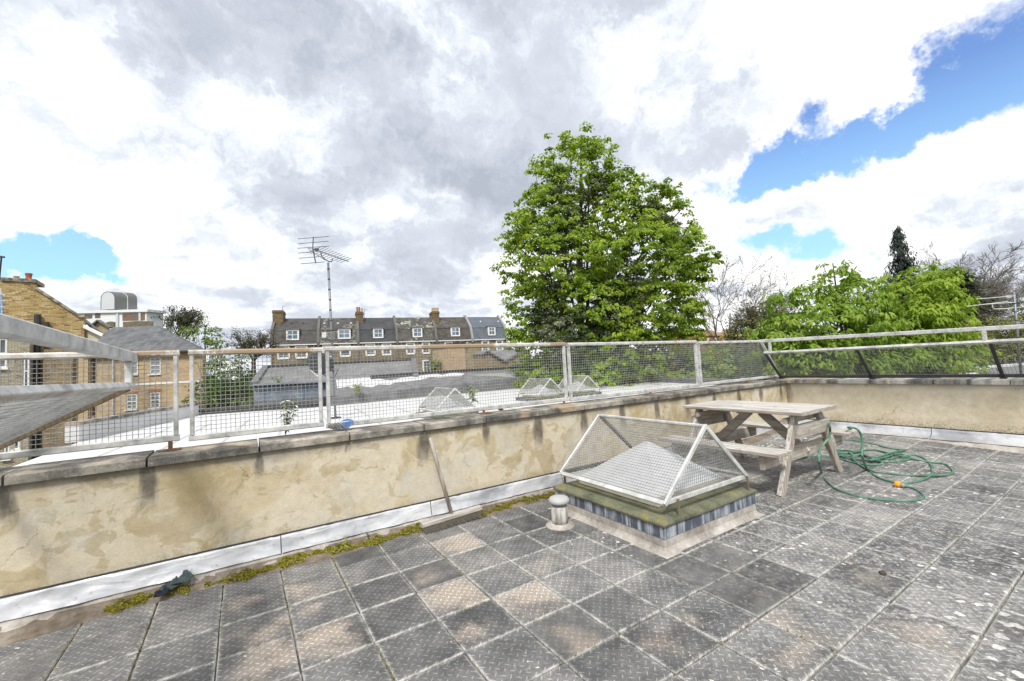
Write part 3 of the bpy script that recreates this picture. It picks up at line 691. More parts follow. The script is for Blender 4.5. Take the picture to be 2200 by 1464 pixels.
# ------------------------------------------------------------------ caged rooflight on its kerb
M_DOME = plain('translucent_white_dome', (.53, .54, .555), .06, 3, .35, .05, .002, 0, .5)
M_CAGE = metal_material('pale_cage_frame', (.55, .55, .535), .12, (.47, .47, .46))
M_CWIRE = metal_material('pale_cage_wire', (.26, .26, .25), .05, (.17, .17, .165))
def rooflight_cage(label, group=None, kerb=True, name='caged_rooflight'):
    t = thing(name, label, 'rooflight', (0, 0, 0), group)
    X, Yh = 1.73, 1.79                       # half sizes in tiles, origin at the middle of the kerb
    # sloping render skirt and upstand
    b = MB(); lv = [(X + .24, 0), (X + .14, .025), (X + .06, .07), (X + .03, .12), (X + .02, .34)]
    for o_, z in lv: b.v += [tuple(V(sx_ * (o_ + (Yh - X if k else 0)), sy2 * (o_ + Yh - X), z)) for k, (sx_, sy2) in enumerate(())]
    rings = []
    for o_, z in lv: rings.append([V(-(o_), -(o_ + Yh - X), z), V(o_, -(o_ + Yh - X), z), V(o_, o_ + Yh - X, z), V(-o_, o_ + Yh - X, z)])
    b.v = [tuple(p) for r_ in rings for p in r_]; b.f = [(i * 4 + k, i * 4 + (k + 1) % 4, i * 4 + 4 + (k + 1) % 4, i * 4 + 4 + k) for i in range(len(lv) - 1) for k in range(4)] + [(16, 17, 18, 19)]
    b.build('kerb', M_KERB, t, bevel=.006)
    b = MB(); e = .035
    for (a, c) in (((-X - e, -Yh - e), (X + e, -Yh - e + .02)), ((-X - e, Yh + e - .02), (X + e, Yh + e)), ((-X - e, -Yh - e + .021), (-X - e + .02, Yh + e - .021)), ((X + e - .02, -Yh - e + .021), (X + e, Yh + e - .021))):
        b.box(V(*a, .30), V(*c, .60))
    b.build('lead_apron', M_LEADS, t)
    # rolled mineral felt on top: rounded edge
    pr = [(.045, .545), (.075, .565), (.08, .605), (.04, .645), (-.05, .665), (-.50, .71), (-.51, .60)]
    b = MB()
    for o_, z in pr:
        for cx, cyy in ((-1, -1), (0, -1), (1, -1), (1, 0), (1, 1), (0, 1), (-1, 1), (-1, 0)):
            wob_ = random.uniform(-.012, .012)
            b.v.append(tuple(V(cx * (X + o_) + wob_, cyy * (Yh + o_) + wob_, z + wob_)))
    b.f = [(i * 8 + k, i * 8 + (k + 1) % 8, i * 8 + 8 + (k + 1) % 8, i * 8 + 8 + k) for i in range(len(pr) - 1) for k in range(8)]
    b.build('felt_capping', M_FELT, t, smooth=False, bevel=.004)
    # dome frame and shallow pyramid
    b = MB(); xi, yi = 1.30, 1.32
    for a, c in (((-xi, -yi), (xi, -yi + .1)), ((-xi, yi - .1), (xi, yi)), ((-xi, -yi + .101), (-xi + .1, yi - .101)), ((xi - .1, -yi + .101), (xi, yi - .101))): b.box(V(*a, .72), V(*c, .92))
    b.build('rooflight_frame', plain('cream_plastic_frame', (.50, .48, .40), .2, 12, .5) if 'cream_plastic_frame' not in bpy.data.materials else bpy.data.materials['cream_plastic_frame'], t, bevel=.004)
    b = MB(); pk = 1.88; q_ = [V(-1.27, -1.29, .93), V(1.27, -1.29, .93), V(1.27, 1.29, .93), V(-1.27, 1.29, .93)]; ap = V(0, 0, pk)
    for k in range(4):                        # four slightly bellied faces meeting in a rounded point
        a_, c_ = q_[k], q_[(k + 1) % 4]; m1, m2 = a_ + (ap - a_) * .9, c_ + (ap - c_) * .9
        for u0, u1 in ((0, .5), (.5, .96)):
            f_ = lambda p, u: p + (ap - p) * u + V(0, 0, .01 * math.sin(math.pi * min(1, u / .96)))
            b.quad(f_(a_, u0), f_(c_, u0), f_(c_, u1), f_(a_, u1))
    b.quad(*[p + (ap - p) * .96 for p in q_])
    b.build('dome', M_DOME, t)
    for sx_ in (-1.15, 1.15):
        for sy2 in (-1.15, 0, 1.15): MB().lathe(V(sx_, sy2, .92), [(.012, 0), (.012, .012), (.004, .016)], 8).build('fixing_cap', M_DARKBAR, t)
    # cage: ridge tent of angle iron and wire
    x, y, zb, za = 1.60, 1.73, .98, 2.42
    A, B = V(0, -y - .01, za), V(0, y, za)
    P = [V(-x, -y, zb), V(x, -y, zb), V(x, y, zb), V(-x, y, zb)]
    w_ = .105 * T; h_ = .035 * T * 1.6
    def bar(a, c, nm, up, m_=M_CAGE, ww=w_, hh=h_): MB().bbeam(a, c, ww, hh, .003, up).build(nm, m_, t)
    s_ = Vector((x, 0, za - zb)); sl = Vector((-(za - zb), 0, x)).normalized(); sr = Vector((za - zb, 0, x)).normalized()
    bar(A, B, 'ridge_bar', (0, 0, 1), M_RAILC)
    bar(P[0], P[3], 'bottom_bar', sl); bar(P[1], P[2], 'bottom_bar', sr)
    bar(P[0] + V(.05, 0, 0), P[1] - V(.05, 0, 0), 'bottom_bar', (0, 1, 0)); bar(P[3] + V(.05, 0, 0), P[2] - V(.05, 0, 0), 'bottom_bar', (0, 1, 0), M_DARKBAR)
    bar(A - V(0, .02, .0), P[0] - V(0, .02, .03), 'gable_bar', (0, 1, 0)); bar(A - V(0, .02, 0), P[1] - V(0, .02, .03), 'gable_bar', (0, 1, 0))
    bar(B, P[3], 'gable_bar', (0, 1, 0)); bar(B, P[2], 'gable_bar', (0, 1, 0), M_DARKBAR)
    for q, up, nm in ((P[0], sl, 0), (P[1], sr, 0)):
        b = MB(); a = q; top = A + (V(0, 0, 0)); ev = (Vector((0, a.y, za * T)) - a); wires(b, a, Vector((0, 1, 0)), ev.normalized(), 2 * y * T, ev.length, .0245, .0018); b.build('wire_mesh', M_CWIRE, t, kind='stuff')
    H = (za - zb) * T; L = 2 * x * T
    cl = lambda u, v: ((0, H * (1 - abs(u - L / 2) / (L / 2))) if v is None else (L / 2 * v / H, L - L / 2 * v / H))
    for q in (P[0], P[3]):
        b = MB(); wires(b, q, Vector((1, 0, 0)), Vector((0, 0, 1)), L, H, .0245, .0018, cl); b.build('wire_mesh', M_CWIRE, t, kind='stuff')
    for px_, py_ in ((-1.2, -y - .02), (1.52, -y - .02), (-1.5, y), (1.5, y)):
        b = MB(); b.bbeam(V(px_, py_ - .04, .42 if py_ < 0 else .70), V(px_, py_ - .04, zb + .02), .045 * T * 1.5, .02 * T, .001, up=(0, 1, 0)); b.build('cage_leg', M_BROWNBAR, t)
    return t
M_RAILC = metal_material('cage_ridge_with_rust', (.55, .545, .53), .55, (.46, .455, .445))
rl = rooflight_cage('caged rooflight on a mossy green felt kerb, beside the grey vent on the terrace')
rl.location = V(8.47, 5.07, .02)
for k, (cx, cyy) in enumerate((((onz(934, 884, 1.13 * T).x / T + 1.6), (onz(934, 884, 1.13 * T).y / T + 1.73)), (24.3, 31.6), (29.6, 32.2))):
    c_ = copy_tree(rl); c_['group'] = 'caged rooflights on the white roof beyond the long parapet'
    c_['label'] = ('caged rooflight on the white roof, seen through the screen left of its tall weed', 'caged rooflight on the white roof, directly left of the doubled screen posts in the middle', 'caged rooflight on the white roof, just right of the doubled screen posts in the middle')[k]
    c_.location = V(cx, cyy, .17)

# ------------------------------------------------------------------ vent cowl
vt = thing('roof_vent', 'small grey mushroom vent on a whitish pipe, beside the near rooflight', 'vent', V(6.02, 5.85, 0))
M_VPIPE = streak_material('limewashed_vent_pipe', (.20, .185, .165), (.58, .565, .53), (26., 26., 3.), .44)
c = V(6.02, 5.85, 0); q = T
MB().lathe(c, [(.37 * q, .03 * q), (.36 * q, .06 * q), (.23 * q, .10 * q), (.20 * q, .12 * q)], 32).build('skirt', M_KERB, vt, smooth=True)
MB().lathe(c, [(.205 * q, .09 * q), (.21 * q, .2 * q), (.205 * q, .5 * q), (.19 * q, .52 * q)], 32).build('pipe', M_VPIPE, vt, smooth=True)
MB().lathe(c, [(.17 * q, .5 * q), (.175 * q, .6 * q)], 32).build('collar', plain('grey_collar', (.22, .22, .215), .15), vt, smooth=True)
MB().lathe(c, [(.17 * q, .60 * q), (.24 * q, .595 * q), (.262 * q, .63 * q), (.258 * q, .68 * q), (.22 * q, .725 * q), (.12 * q, .752 * q), (.02 * q, .758 * q)], 36).build('cowl', plain('grey_plastic_cowl', (.40, .405, .41), .08, 10, .5), vt, smooth=True)

# ------------------------------------------------------------------ picnic table
CX, CYY, HW, HL, ZT, ZBN = 14.04, 5.15, 1.19, 1.95, 2.31, 1.335
pt = thing('picnic_table', 'weathered wooden picnic table with attached benches, garden hose hanging over one bench', 'picnic table', V(CX, CYY, 0))
def board(a, c, w_, h_, nm, up=(0, 0, 1), g=(0, 1, 0)):
    o = MB().bbeam(V(*a), V(*c), w_ * T, h_ * T, .006, up).build(nm, M_WOOD, pt); o.color = (*g, 1); return o
nb = 6; wv = (2 * HW) / nb
for k in range(nb):
    x = CX - HW + wv * (k + .5); board((x, CYY - HL + random.uniform(-.015, .015), ZT - .055), (x, CYY + HL + random.uniform(-.015, .015), ZT - .055), wv - .025, .11, 'top_plank')
for s_ in (-1, 1):
    for k in range(2):
        x = CX + s_ * (HW + 1.46 - .20 - .40 * k); board((x, CYY - HL, ZBN - .055), (x, CYY + HL, ZBN - .055), .385, .11, 'bench_plank')
for fy, sg in ((CYY - HL + .38, 1), (CYY + HL - .38, -1)):
    for s_ in (-1, 1):
        board((CX + s_ * 1.93, fy, .0 + fz(CX + s_ * 1.93, fy)), (CX + s_ * .72, fy, ZT - .12), .28, .13, 'leg', up=(0, 1, 0), g=(0, 0, 1)).data
    board((CX - 1.10, fy + sg * .14, ZT - .115 - .19), (CX + 1.10, fy + sg * .14, ZT - .115 - .19), .13, .16, 'top_batten', g=(1, 0, 0))
    board((CX - 1.02, fy - sg * .135, ZT - .60), (CX + 1.02, fy - sg * .135, ZT - .60), .13, .40, 'upper_rail', g=(1, 0, 0))
    board((CX - 2.52, fy + sg * .135, ZBN - .11 - .20), (CX + 2.52, fy + sg * .135, ZBN - .11 - .20), .13, .40, 'bench_bearer', g=(1, 0, 0))
board((CX - .9, CYY, ZT - .155), (CX + .9, CYY, ZT - .155), .26, .08, 'top_batten', g=(1, 0, 0))
for s_ in (-1, 1):
    board((CX, CYY + s_ * .20, ZT - .2), (CX, CYY + s_ * 1.5, ZBN - .42), .28, .13, 'brace', up=(1, 0, 0), g=(0, 1, 0))
    board((CX + s_ * 2.58, CYY, ZBN - .15), (CX + s_ * 1.90, CYY, ZBN - .15), .26, .08, 'bench_batten', g=(1, 0, 0))

# ------------------------------------------------------------------ green hose
def catmull(pts, sub=8):
    pts = [Vector(p) for p in pts]; out = []
    for i in range(len(pts) - 1):
        p0, p1, p2, p3 = pts[max(i - 1, 0)], pts[i], pts[i + 1], pts[min(i + 2, len(pts) - 1)]
        for k in range(sub):
            t = k / sub; out.append(.5 * ((2 * p1) + (p2 - p0) * t + (2 * p0 - 5 * p1 + 4 * p2 - p3) * t * t + (3 * p1 - p0 - 3 * p2 + p3) * t ** 3))
    out.append(pts[-1]); return out
HR = .0235
def hp(x, y, h=.0): return onfloor(1740 + x * .23757, 890 + y * .23757, HR / 2 / T * 1.0 + .02 + h)
loop = []
h0 = [hp(845, 655, .03), hp(905, 665), hp(980, 695), hp(1025, 735), hp(1010, 768), hp(940, 785), hp(840, 785), hp(700, 778), hp(560, 765), hp(440, 745), hp(330, 715), hp(230, 675), hp(150, 605), hp(105, 530)]
y1 = 3.45
up1 = [ony(1740 + a * .23757, 890 + c_ * .23757, yy * T) for a, c_, yy in ((86, 450, 3.05), (80, 380, 3.1), (95, 320, 3.15), (130, 265, 3.15), (170, 215, 3.15), (183, 160, 3.15), (177, 95, 3.18))]
pb = onx(1781.5, 909, 17.0 * T); back = [pb, V(17.2, pb.y / T + .05, 1.15), V(17.25, 4.1, 1.1), V(17.15, 3.6, 1.25)]
up2 = [ony(1740 + a * .23757, 890 + c_ * .23757, yy * T) for a, c_, yy in ((345, 122, 3.3), (395, 124, 3.15), (435, 145, 3.0), (463, 190, 2.95), (472, 250, 2.9), (470, 320, 2.8), (475, 390, 2.65))]
h1 = [hp(520, 500, .02), hp(600, 565), hp(700, 605), hp(800, 625, .01), hp(900, 625), hp(990, 605), hp(1070, 572, .04), hp(1110, 530), hp(1095, 460), hp(1045, 410), hp(960, 375), hp(860, 375), hp(790, 392), hp(720, 408), hp(640, 402), hp(540, 385), hp(470, 378), hp(380, 372), hp(290, 375), hp(240, 365),
      hp(225, 345), hp(270, 340), hp(380, 352, .04), hp(480, 365, .05), hp(600, 415, .05), hp(655, 440, .03), hp(620, 458), hp(520, 458), hp(400, 440), hp(300, 412), hp(245, 385), hp(235, 355), hp(300, 345, .05), hp(360, 350, .08), hp(390, 375, .10), hp(395, 410, .05), hp(450, 460), hp(540, 505, .05),
      hp(650, 530), hp(800, 550), hp(950, 558), hp(1100, 556, .05), hp(1230, 552), hp(1290, 535), hp(1285, 500), hp(1220, 455), hp(1100, 438), hp(1000, 420), hp(880, 392, .04), hp(790, 375, .04), hp(765, 362, .03), hp(830, 360, .04), hp(900, 378), hp(905, 405), hp(830, 425), hp(720, 435), hp(600, 425, .03), hp(480, 412, .02), hp(330, 395, .04),
      hp(225, 350, .04), hp(300, 355, .05), hp(420, 340, .06), hp(500, 325, .02), hp(580, 325), hp(680, 345, .02), hp(740, 372, .04), hp(700, 385, .06), hp(600, 412, .08), hp(540, 420, .05), hp(640, 385, .08), hp(740, 350, .06), hp(865, 326, .02), hp(800, 322), hp(680, 300), hp(560, 268), hp(420, 240, .01), hp(330, 232), hp(240, 228), hp(130, 240), hp(60, 255)]
h2 = [hp(60, 300), hp(150, 325), hp(260, 325), hp(380, 335, .04), hp(480, 352, .06), hp(420, 372, .08), hp(300, 378, .05), hp(200, 385), hp(60, 385), hp(-30, 385), hp(-100, 405), hp(-190, 412)]
hs = thing('garden_hose', 'tangled green garden hose with orange connector, coiled beside and over the picnic table', 'hose', V(16.6, 2.4, 0))
M_HOSE, N = material('green_hose'); n = N.noise(N.pos(), 8, 4, .6)
finish(M_HOSE, N, N.ramp(n, [(.35, (.045, .125, .08)), (.55, (.085, .20, .135)), (.68, (.19, .29, .23))]), .5)
pth = catmull(h0 + up1 + back + up2 + h1, 6)
MB().tube(pth, HR / 2 * .92, 8).build('hose_pipe', M_HOSE, hs, smooth=True)
MB().tube(catmull(h2, 6), HR / 2 * .92, 8).build('hose_pipe', M_HOSE, hs, smooth=True)
a, c = hp(770, 632, .05), hp(822, 640, .05); d = (c - a).normalized()
MB().tube([a, a + d * .004, a + d * .008, c - d * .006, c], [.026, .028, .029, .030, .024], 12).build('orange_connector', plain('orange_plastic', (.85, .34, .02), .08, 20, .4), hs, smooth=True)
c2 = hp(858, 653, .04); MB().tube([c, c + (c2 - c) * .5, c2], [.019, .021, .018], 12).build('grey_collar', plain('grey_plastic', (.30, .29, .27), .1, 20, .5), hs, smooth=True)

# ------------------------------------------------------------------ broom
bm_ = thing('broom', 'old wooden yard broom leaning head down against the long parapet wall', 'broom', V(4.0, 7.9, 0))
h0_, h1_ = V(3.56, 8.10, 2.26), V(4.02, 7.92, .20)
hd = MB(); pth = [h0_, h0_ + (h1_ - h0_) * .02, h0_ + (h1_ - h0_) * .5, h1_]; hd.tube(pth, [.010, .0165, .0165, .017], 10)
o = hd.build('handle', M_WOOD, bm_, smooth=True); o.color = (0, 0, 1, 1)
a, c = V(3.13, 7.80, .17), V(4.88, 7.93, .20)
o = MB().bbeam(a, c, .062, .035, .006).build('broom_head', M_WOOD, bm_); o.color = (1, 0, 0, 1)
M_BRIS = plain('dark_grey_bristles', (.085, .075, .06), .5, 60, .95)
b = MB(); ex = (c - a).normalized()
for k in range(34):
    for r_ in range(3):
        p = a + (c - a) * ((k + .5) / 34) + Vector((0, -.018 + .016 * r_, -.012))
        for q in range(7):
            e_ = p + Vector((random.gauss(0, .010), -.088 + random.gauss(0, .008) + r_ * .016, -.034 + random.uniform(-.002, .006)))
            s_ = ex * .004; b.add([p - s_, p + s_, e_ + s_ * .5, e_ - s_ * .5], [(0, 1, 2, 3)])
b.build('bristles', M_BRIS, bm_, kind='stuff')

# ------------------------------------------------------------------ dropped cloths, stone, weeds
def rag(name, label, cat, path, width, mat, h=.02, seed=1):
    r_ = random.Random(seed); b = MB(); n = 22; m_ = 9; pts = catmull(path, 8); n = len(pts)
    for i, p in enumerate(pts):
        d = (pts[min(i + 1, n - 1)] - pts[max(i - 1, 0)]); d.z = 0; d.normalize(); s_ = Vector((-d.y, d.x, 0)); wd = width[min(len(width) - 1, int(i / n * len(width)))] * (1 + .12 * math.sin(i * 1.3))
        for j in range(m_ + 1):
            u = j / m_ - .5; z = h * (1 - (2 * u) ** 2) * (.75 + .5 * math.sin(i * .9 + j * 1.7)) + .012 * math.sin(j * 2.2 + i * .35)
            b.v.append(tuple(p + s_ * (wd * u) + Vector((0, 0, max(.003, z)))))
    for i in range(n - 1):
        for j in range(m_): k = i * (m_ + 1) + j; b.f.append((k, k + 1, k + m_ + 2, k + m_ + 1))
    o = b.build(name, mat, None, smooth=True); md = o.modifiers.new('solid', 'SOLIDIFY'); md.thickness = .004
    return tag(o, label, cat)
M_SOCK, N = material('grey_green_ribbed_cloth'); o_ = N.pos(); wv_ = N.n('ShaderNodeTexWave', {'Vector': o_, 'Scale': 55., 'Distortion': 2.}, 1)
finish(M_SOCK, N, N.mix(N.mapr(wv_, .3, .7), (.035, .052, .055), (.085, .115, .115)), .95, wv_, .5, .004)
MS2 = plain('navy_cloth', (.018, .022, .035), .4, 30, .95)
p0 = onz(345, 1277, .05 * T); rag('dropped_sock', 'grey green ribbed sock with dark toe lying in the moss by the long wall', 'sock', [onz(343, 1279, .15 * T), onz(362, 1266, .16 * T), onz(380, 1253, .18 * T), V(-1.66, 7.98, .22), V(-1.60, 8.02, .30)], [.05, .08, .09, .12, .13, .12], M_SOCK, .028)
o = rag('sock_toe', None, None, [onz(333, 1284, .15 * T), onz(343, 1280, .16 * T), onz(355, 1272, .165 * T)], [.035, .055, .06], MS2, .02, 3)
sock = bpy.data.objects['dropped_sock']; o.parent = sock; del_keys = [k for k in ('label', 'category') if k in o.keys()]
for k in del_keys: del o[k]
b = MB()
bp = ony(728, 917, 8.75 * T); cz = 2.67 * T; bx = bp.x
M_BLUE = plain('bright_blue_rope', (.10, .20, .43), .5, 60, .8)
bt = thing('blue_cloth', 'bundle of blue cord knotted in grey cloth on the coping, below the doubled posts', 'cord', (bx, 8.7 * T, 2.64 * T))
for k in range(7):
    a0 = k * .21; b = None
    pts = [Vector((bx + .028 + (.046 + .010 * (k % 3)) * math.cos(t_) + .004 * k, 8.62 * T + .022 * math.sin(t_) + .008 * k, cz + .014 + .012 * k * .6 + .022 * max(0, math.sin(t_ + .6)))) for t_ in [i * 2 * math.pi / 14 for i in range(15)]]
    MB().tube(pts, .0038, 6).build('cord', M_BLUE, bt, smooth=True)
MG2 = plain('grey_cloth', (.17, .165, .15), .5, 50, .95)
for k in range(5):
    pts = [Vector((bx + .0 - .02 * k + .01 * i, 8.60 * T + .015 * k - .008 * i, cz + .055 - .012 * i + .006 * math.sin(i + k))) for i in range(5)]
    MB().tube(pts, [.012, .016, .013, .009, .003], 6).build('cloth_tail', MG2, bt, smooth=True)
sp_ = onfloor(1897, 1234, .04)
b = MB()
for i in range(7):
    for j in range(10):
        th, ph = math.pi * i / 6, 2 * math.pi * j / 10; r_ = .017 * (1 + .2 * math.sin(3 * ph + i)); b.v.append((sp_.x + r_ * 1.2 * math.sin(th) * math.cos(ph), sp_.y + r_ * math.sin(th) * math.sin(ph), sp_.z + .007 + r_ * .7 * math.cos(th)))
for i in range(6):
    for j in range(10): b.f.append((i * 10 + j, i * 10 + (j + 1) % 10, i * 10 + 10 + (j + 1) % 10, i * 10 + 10 + j))
tag(b.build('stone', plain('brown_stone', (.075, .06, .045), .4, 60, .95), None, smooth=True), 'small brown stone lying on a tile joint, right of the rooflight', 'stone')

M_WEED = leaf_material('weed_leaves', (.05, .085, .03), (.11, .165, .055), (.24, .30, .14), .25)
M_WEED2 = leaf_material('fresh_weed_leaves', (.10, .14, .03), (.19, .25, .05), (.34, .37, .10), .3)
def weed(loc, h, stems, label, mat=M_WEED, L=.05, per=9, spread=.35, cat='weed', name='weed', group=None):
    t = thing(name, label, cat, loc, group); sb = MB(); C_, D_ = [], []
    for s_ in range(stems):
        az = random.uniform(0, 6.28); top = Vector(loc) + Vector((math.cos(az) * spread * h * random.uniform(.2, 1), math.sin(az) * spread * h * random.uniform(.2, 1), h * random.uniform(.6, 1)))
        midp = Vector(loc) + (top - Vector(loc)) * .5 + Vector((random.gauss(0, .1) * h * .5, random.gauss(0, .1) * h * .5, .04 * h)); pts = catmull([loc, midp, top], 5); sb.tube(pts, [max(.0012, .006 * h * (1 - .7 * i / len(pts))) for i in range(len(pts))], 5)
        for k in range(per):
            p = pts[int((.25 + .75 * k / per) * (len(pts) - 1))]; C_.append(p); a_ = random.uniform(0, 6.28); D_.append((math.cos(a_), math.sin(a_), .5))
    sb.build('stem', M_BARK, t)
    c_ = np.array([tuple(p) for p in C_]); d_ = np.array(D_); nr_ = rng.normal(size=c_.shape) * .35 + np.array([0, 0, 1.])
    leaves('leaves', c_, nr_, L, L * .34, mat, t, .35, dirs=d_)
    return t
rp = onz(740, 1180, .05 * T); t = weed(rp, .05, 9, 'small green rosette weed growing in the moss at the wall foot', M_WEED2, .062, 4, 1.6)
weed(onz(790, 1163, .05 * T), .09, 4, 'dark wiry seedling in the moss, right of the green rosette', M_WEED, .02, 8, .5)

# ------------------------------------------------------------------ white roof beyond the wall
ZR = .165
rp_ = [onz(-200, 1010, ZR), onz(170, 950, ZR), onz(428, 892, ZR), onz(696, 874, ZR), onz(940, 848, ZR), onz(1222, 817, ZR), onz(1252, 815, ZR), onz(1309, 818, ZR), onz(1500, 825, ZR), onz(1660, 834, ZR)]
rp_ = [Vector((p.x, p.y, 0)) for p in rp_]
for p in rp_: p.z = ZR
poly = [Vector((rp_[1].x - .15, 3.4, ZR))] + [Vector((rp_[1].x, rp_[1].y, ZR))] + rp_[2:9] + [Vector((rp_[9].x, max(3.4, rp_[9].y), ZR)), Vector((rp_[9].x, 3.0, ZR)), Vector((rp_[1].x - .15, 3.0, ZR))]
M_WLAP = plain('dirty_lap', (.44, .44, .43), .2, 3)
WR = thing('white_flat_roof', 'neighbouring flat roof with white coating, beyond the long parapet', 'flat roof', (6, 10, GZ))
MB().prism([Vector((p.x, p.y, GZ)) for p in poly], (0, 0, ZR - GZ)).build('roof_deck', M_WROOF, WR)
def parapet(pts, h, w_, parent, mat, cap, caph=.05, nm='upstand', capn='coping'):
    for a, c in zip(pts[:-1], pts[1:]):
        d = (c - a).normalized(); n_ = Vector((d.y, -d.x, 0))
        if n_.dot(CAM - a) < 0: n_ = -n_
        MB().prism([a - n_ * .002, c - n_ * .002, c - n_ * w_, a - n_ * w_], (0, 0, h)).build(nm, mat, parent)
        MB().prism([a + n_ * .03 + Vector((0, 0, h + .002)) - d * .01, c + n_ * .03 + Vector((0, 0, h + .002)) + d * .01, c - n_ * (w_ + .03) + Vector((0, 0, h + .002)) + d * .01, a - n_ * (w_ + .03) + Vector((0, 0, h + .002)) - d * .01], (0, 0, caph)).build(capn, cap, parent)
for k in range(9):
    p_, q_ = onz(180 + 115 * k, 960 - 9 * k, ZR), onz(330 + 118 * k, 905 - 10.5 * k, ZR)
    MB().beam((p_.x, 3.5, ZR + .001), (p_.x * 1.02 + 1.1, min(13.2 + .2 * k, 16), ZR + .001), .05, .012).build('felt_lap', M_WLAP, WR)
parapet([poly[1], poly[2]], .36, .25, WR, M_WROOF, M_COPE, .07)
parapet([poly[2], poly[3]], .12, .25, WR, M_BLACK, M_BLACK, .05)
parapet([poly[3], poly[4], poly[5]], .30, .25, WR, M_BLACK, M_BLACK, .05)
parapet([poly[6], poly[7], poly[8], poly[9]], .16, .25, WR, M_GREYFELT, M_GREYFELT, .06)
# junction box and loose cables on the far edge
def line_thing(name, label, cat, pts, r, mat, n=6):
    o = MB().tube(catmull(pts, 8), r, n).build(name, mat, None, smooth=True); return tag(o, label, cat)
jb = thing('junction_box', 'black junction box with dangling wires on the white roof edge, left side', 'junction box', at(420, 905, 14.2))
c = at(420, 903, 14.2); MB().box(c - Vector((.10, .05, .10)), c + Vector((.10, .05, .08))).build('box', M_DARKBAR, jb, bevel=.01)
for k in range(3): MB().tube(catmull([c + Vector((-.04 + .04 * k, -.02, -.08)), c + Vector((-.12 + .1 * k, -.06, -.25)), c + Vector((-.25 + .2 * k, -.04, -.30))], 6), .006, 5).build('wire', M_GREYFELT, jb)
line_thing('roof_cable', 'thin dark cable running along the white roof edge from the junction box', 'cable', [at(428, 900, 14.1), at(480, 892, 14.3), at(540, 894, 14), at(600, 892, 13.6), at(700, 880, 13.6)], .008, M_GREYFELT)
line_thing('white_cable', 'white cable arching over the dark roof edge behind the short screen', 'cable', [at(602, 868, 14.8), at(612, 862, 14.8), at(625, 863, 14.6), at(640, 876, 14.2)], .016, M_WHITE)

# ------------------------------------------------------------------ aerial mast with satellite dish
mb_ = onz(721, 899, ZR); am = thing('aerial_mast', 'tall grey mast carrying a television aerial and satellite dish behind the white roof edge', 'aerial', mb_)
dp = (mb_ - CAM).dot(FW); mt = mb_ + Vector((0, 0, 1)) * ((899 - 565) * dp / F * 1.0)
M_POLE = plain('grey_mast_tube', (.20, .215, .24), .15, 8, .45, .1, .002, .5)
M_ALU = plain('dull_aluminium', (.13, .135, .145), .2, 20, .5, .1, .002, .4)
# small lean of the mast
mt = at(705, 565, dp); MB().tube([mb_, mt], .028, 10).build('pole', M_POLE, am, smooth=True)
for k in range(11):
    p = mb_ + (mt - mb_) * (.30 + .066 * k); MB().tube([p - Vector((0, 0, .016)), p + Vector((0, 0, .016))], .033, 10).build('tape_band', M_BLACK, am)
MB().box(mb_ - Vector((.12, .12, 0)), mb_ + Vector((.12, .12, .03))).build('base_plate', M_DARKBAR, am)
def A_(x, y, dd=0.): return at(620 + x * .14506, 490 + y * .14506, dp + dd)
for (a, c) in (((140, 162), (595, 128)), ((137, 237), (593, 197)), ((132, 303), (603, 271)), ((140, 374), (440, 350)), ((157, 451), (470, 425)), ((180, 533), (530, 505))):
    MB().tube([A_(*a, .12), A_(*c, -.12)], .009, 5).build('reflector_rod', M_ALU, am)
MB().tube([A_(367, 135), A_(357, 300)], .015, 6).build('reflector_frame', M_ALU, am); MB().tube([A_(357, 300), A_(403, 522)], .017, 6).build('reflector_frame', M_ALU, am)
e0, e1 = A_(350, 305, .0), A_(885, 497, -.35)
MB().tube([e0, e1], .014, 6).build('boom', M_ALU, am)
for k in range(11):
    t_ = .08 + .085 * k; p = e0 + (e1 - e0) * t_; hx = 118 * (1 - t_ * .35); hv = (A_(hx, -hx * .48, -.1) - A_(0, 0)) * .95
    MB().tube([p - hv, p + hv], .007, 5).build('director_rod', M_ALU, am)
MB().box(A_(415, 322) - Vector((.05, .03, .03)), A_(415, 322) + Vector((.05, .03, .03))).build('dipole_box', M_DARKBAR, am)
MB().tube(catmull([A_(478, 360), A_(495, 425), A_(575, 488), A_(635, 500), A_(650, 450)], 6), .013, 6).build('cradle_arm', M_DARKBAR, am, smooth=True)
MB().tube(catmull([A_(430, 340), A_(300, 300), A_(330, 335), A_(540, 480)], 6), .006, 5).build('aerial_lead', M_BLACK, am)
# the dish: seen from behind
dc = at(683, 783, dp - .12); dn = (FW * .86 + RT * .42 + Vector((0, 0, .25))).normalized(); du = dn.cross(Vector((0, 0, 1))).normalized(); dv = du.cross(dn)
b = MB(); nr_, ns_ = 7, 36
for i in range(nr_ + 1):
    r_ = i / nr_
    for k in range(ns_): t_ = 2 * math.pi * k / ns_; b.v.append(tuple(dc + du * (.50 * r_ * math.cos(t_)) + dv * (.30 * r_ * math.sin(t_)) + dn * (.09 * r_ * r_)))
for i in range(nr_):
    for k in range(ns_): b.f.append((i * ns_ + k, i * ns_ + (k + 1) % ns_, (i + 1) * ns_ + (k + 1) % ns_, (i + 1) * ns_ + k))
ds = thing('satellite_dish', 'dark grey satellite dish seen from behind, fixed low on the aerial mast', 'satellite dish', tuple(dc))
o = b.build('reflector', plain('dark_grey_dish', (.045, .048, .056), .2, 5, .5), ds, smooth=True); md = o.modifiers.new('s', 'SOLIDIFY'); md.thickness = .012
MB().bbeam(dc + dv * .06, mb_ + (mt - mb_) * ((dc.z - mb_.z) / (mt.z - mb_.z)), .05, .06, .005).build('bracket', M_DARKBAR, ds)
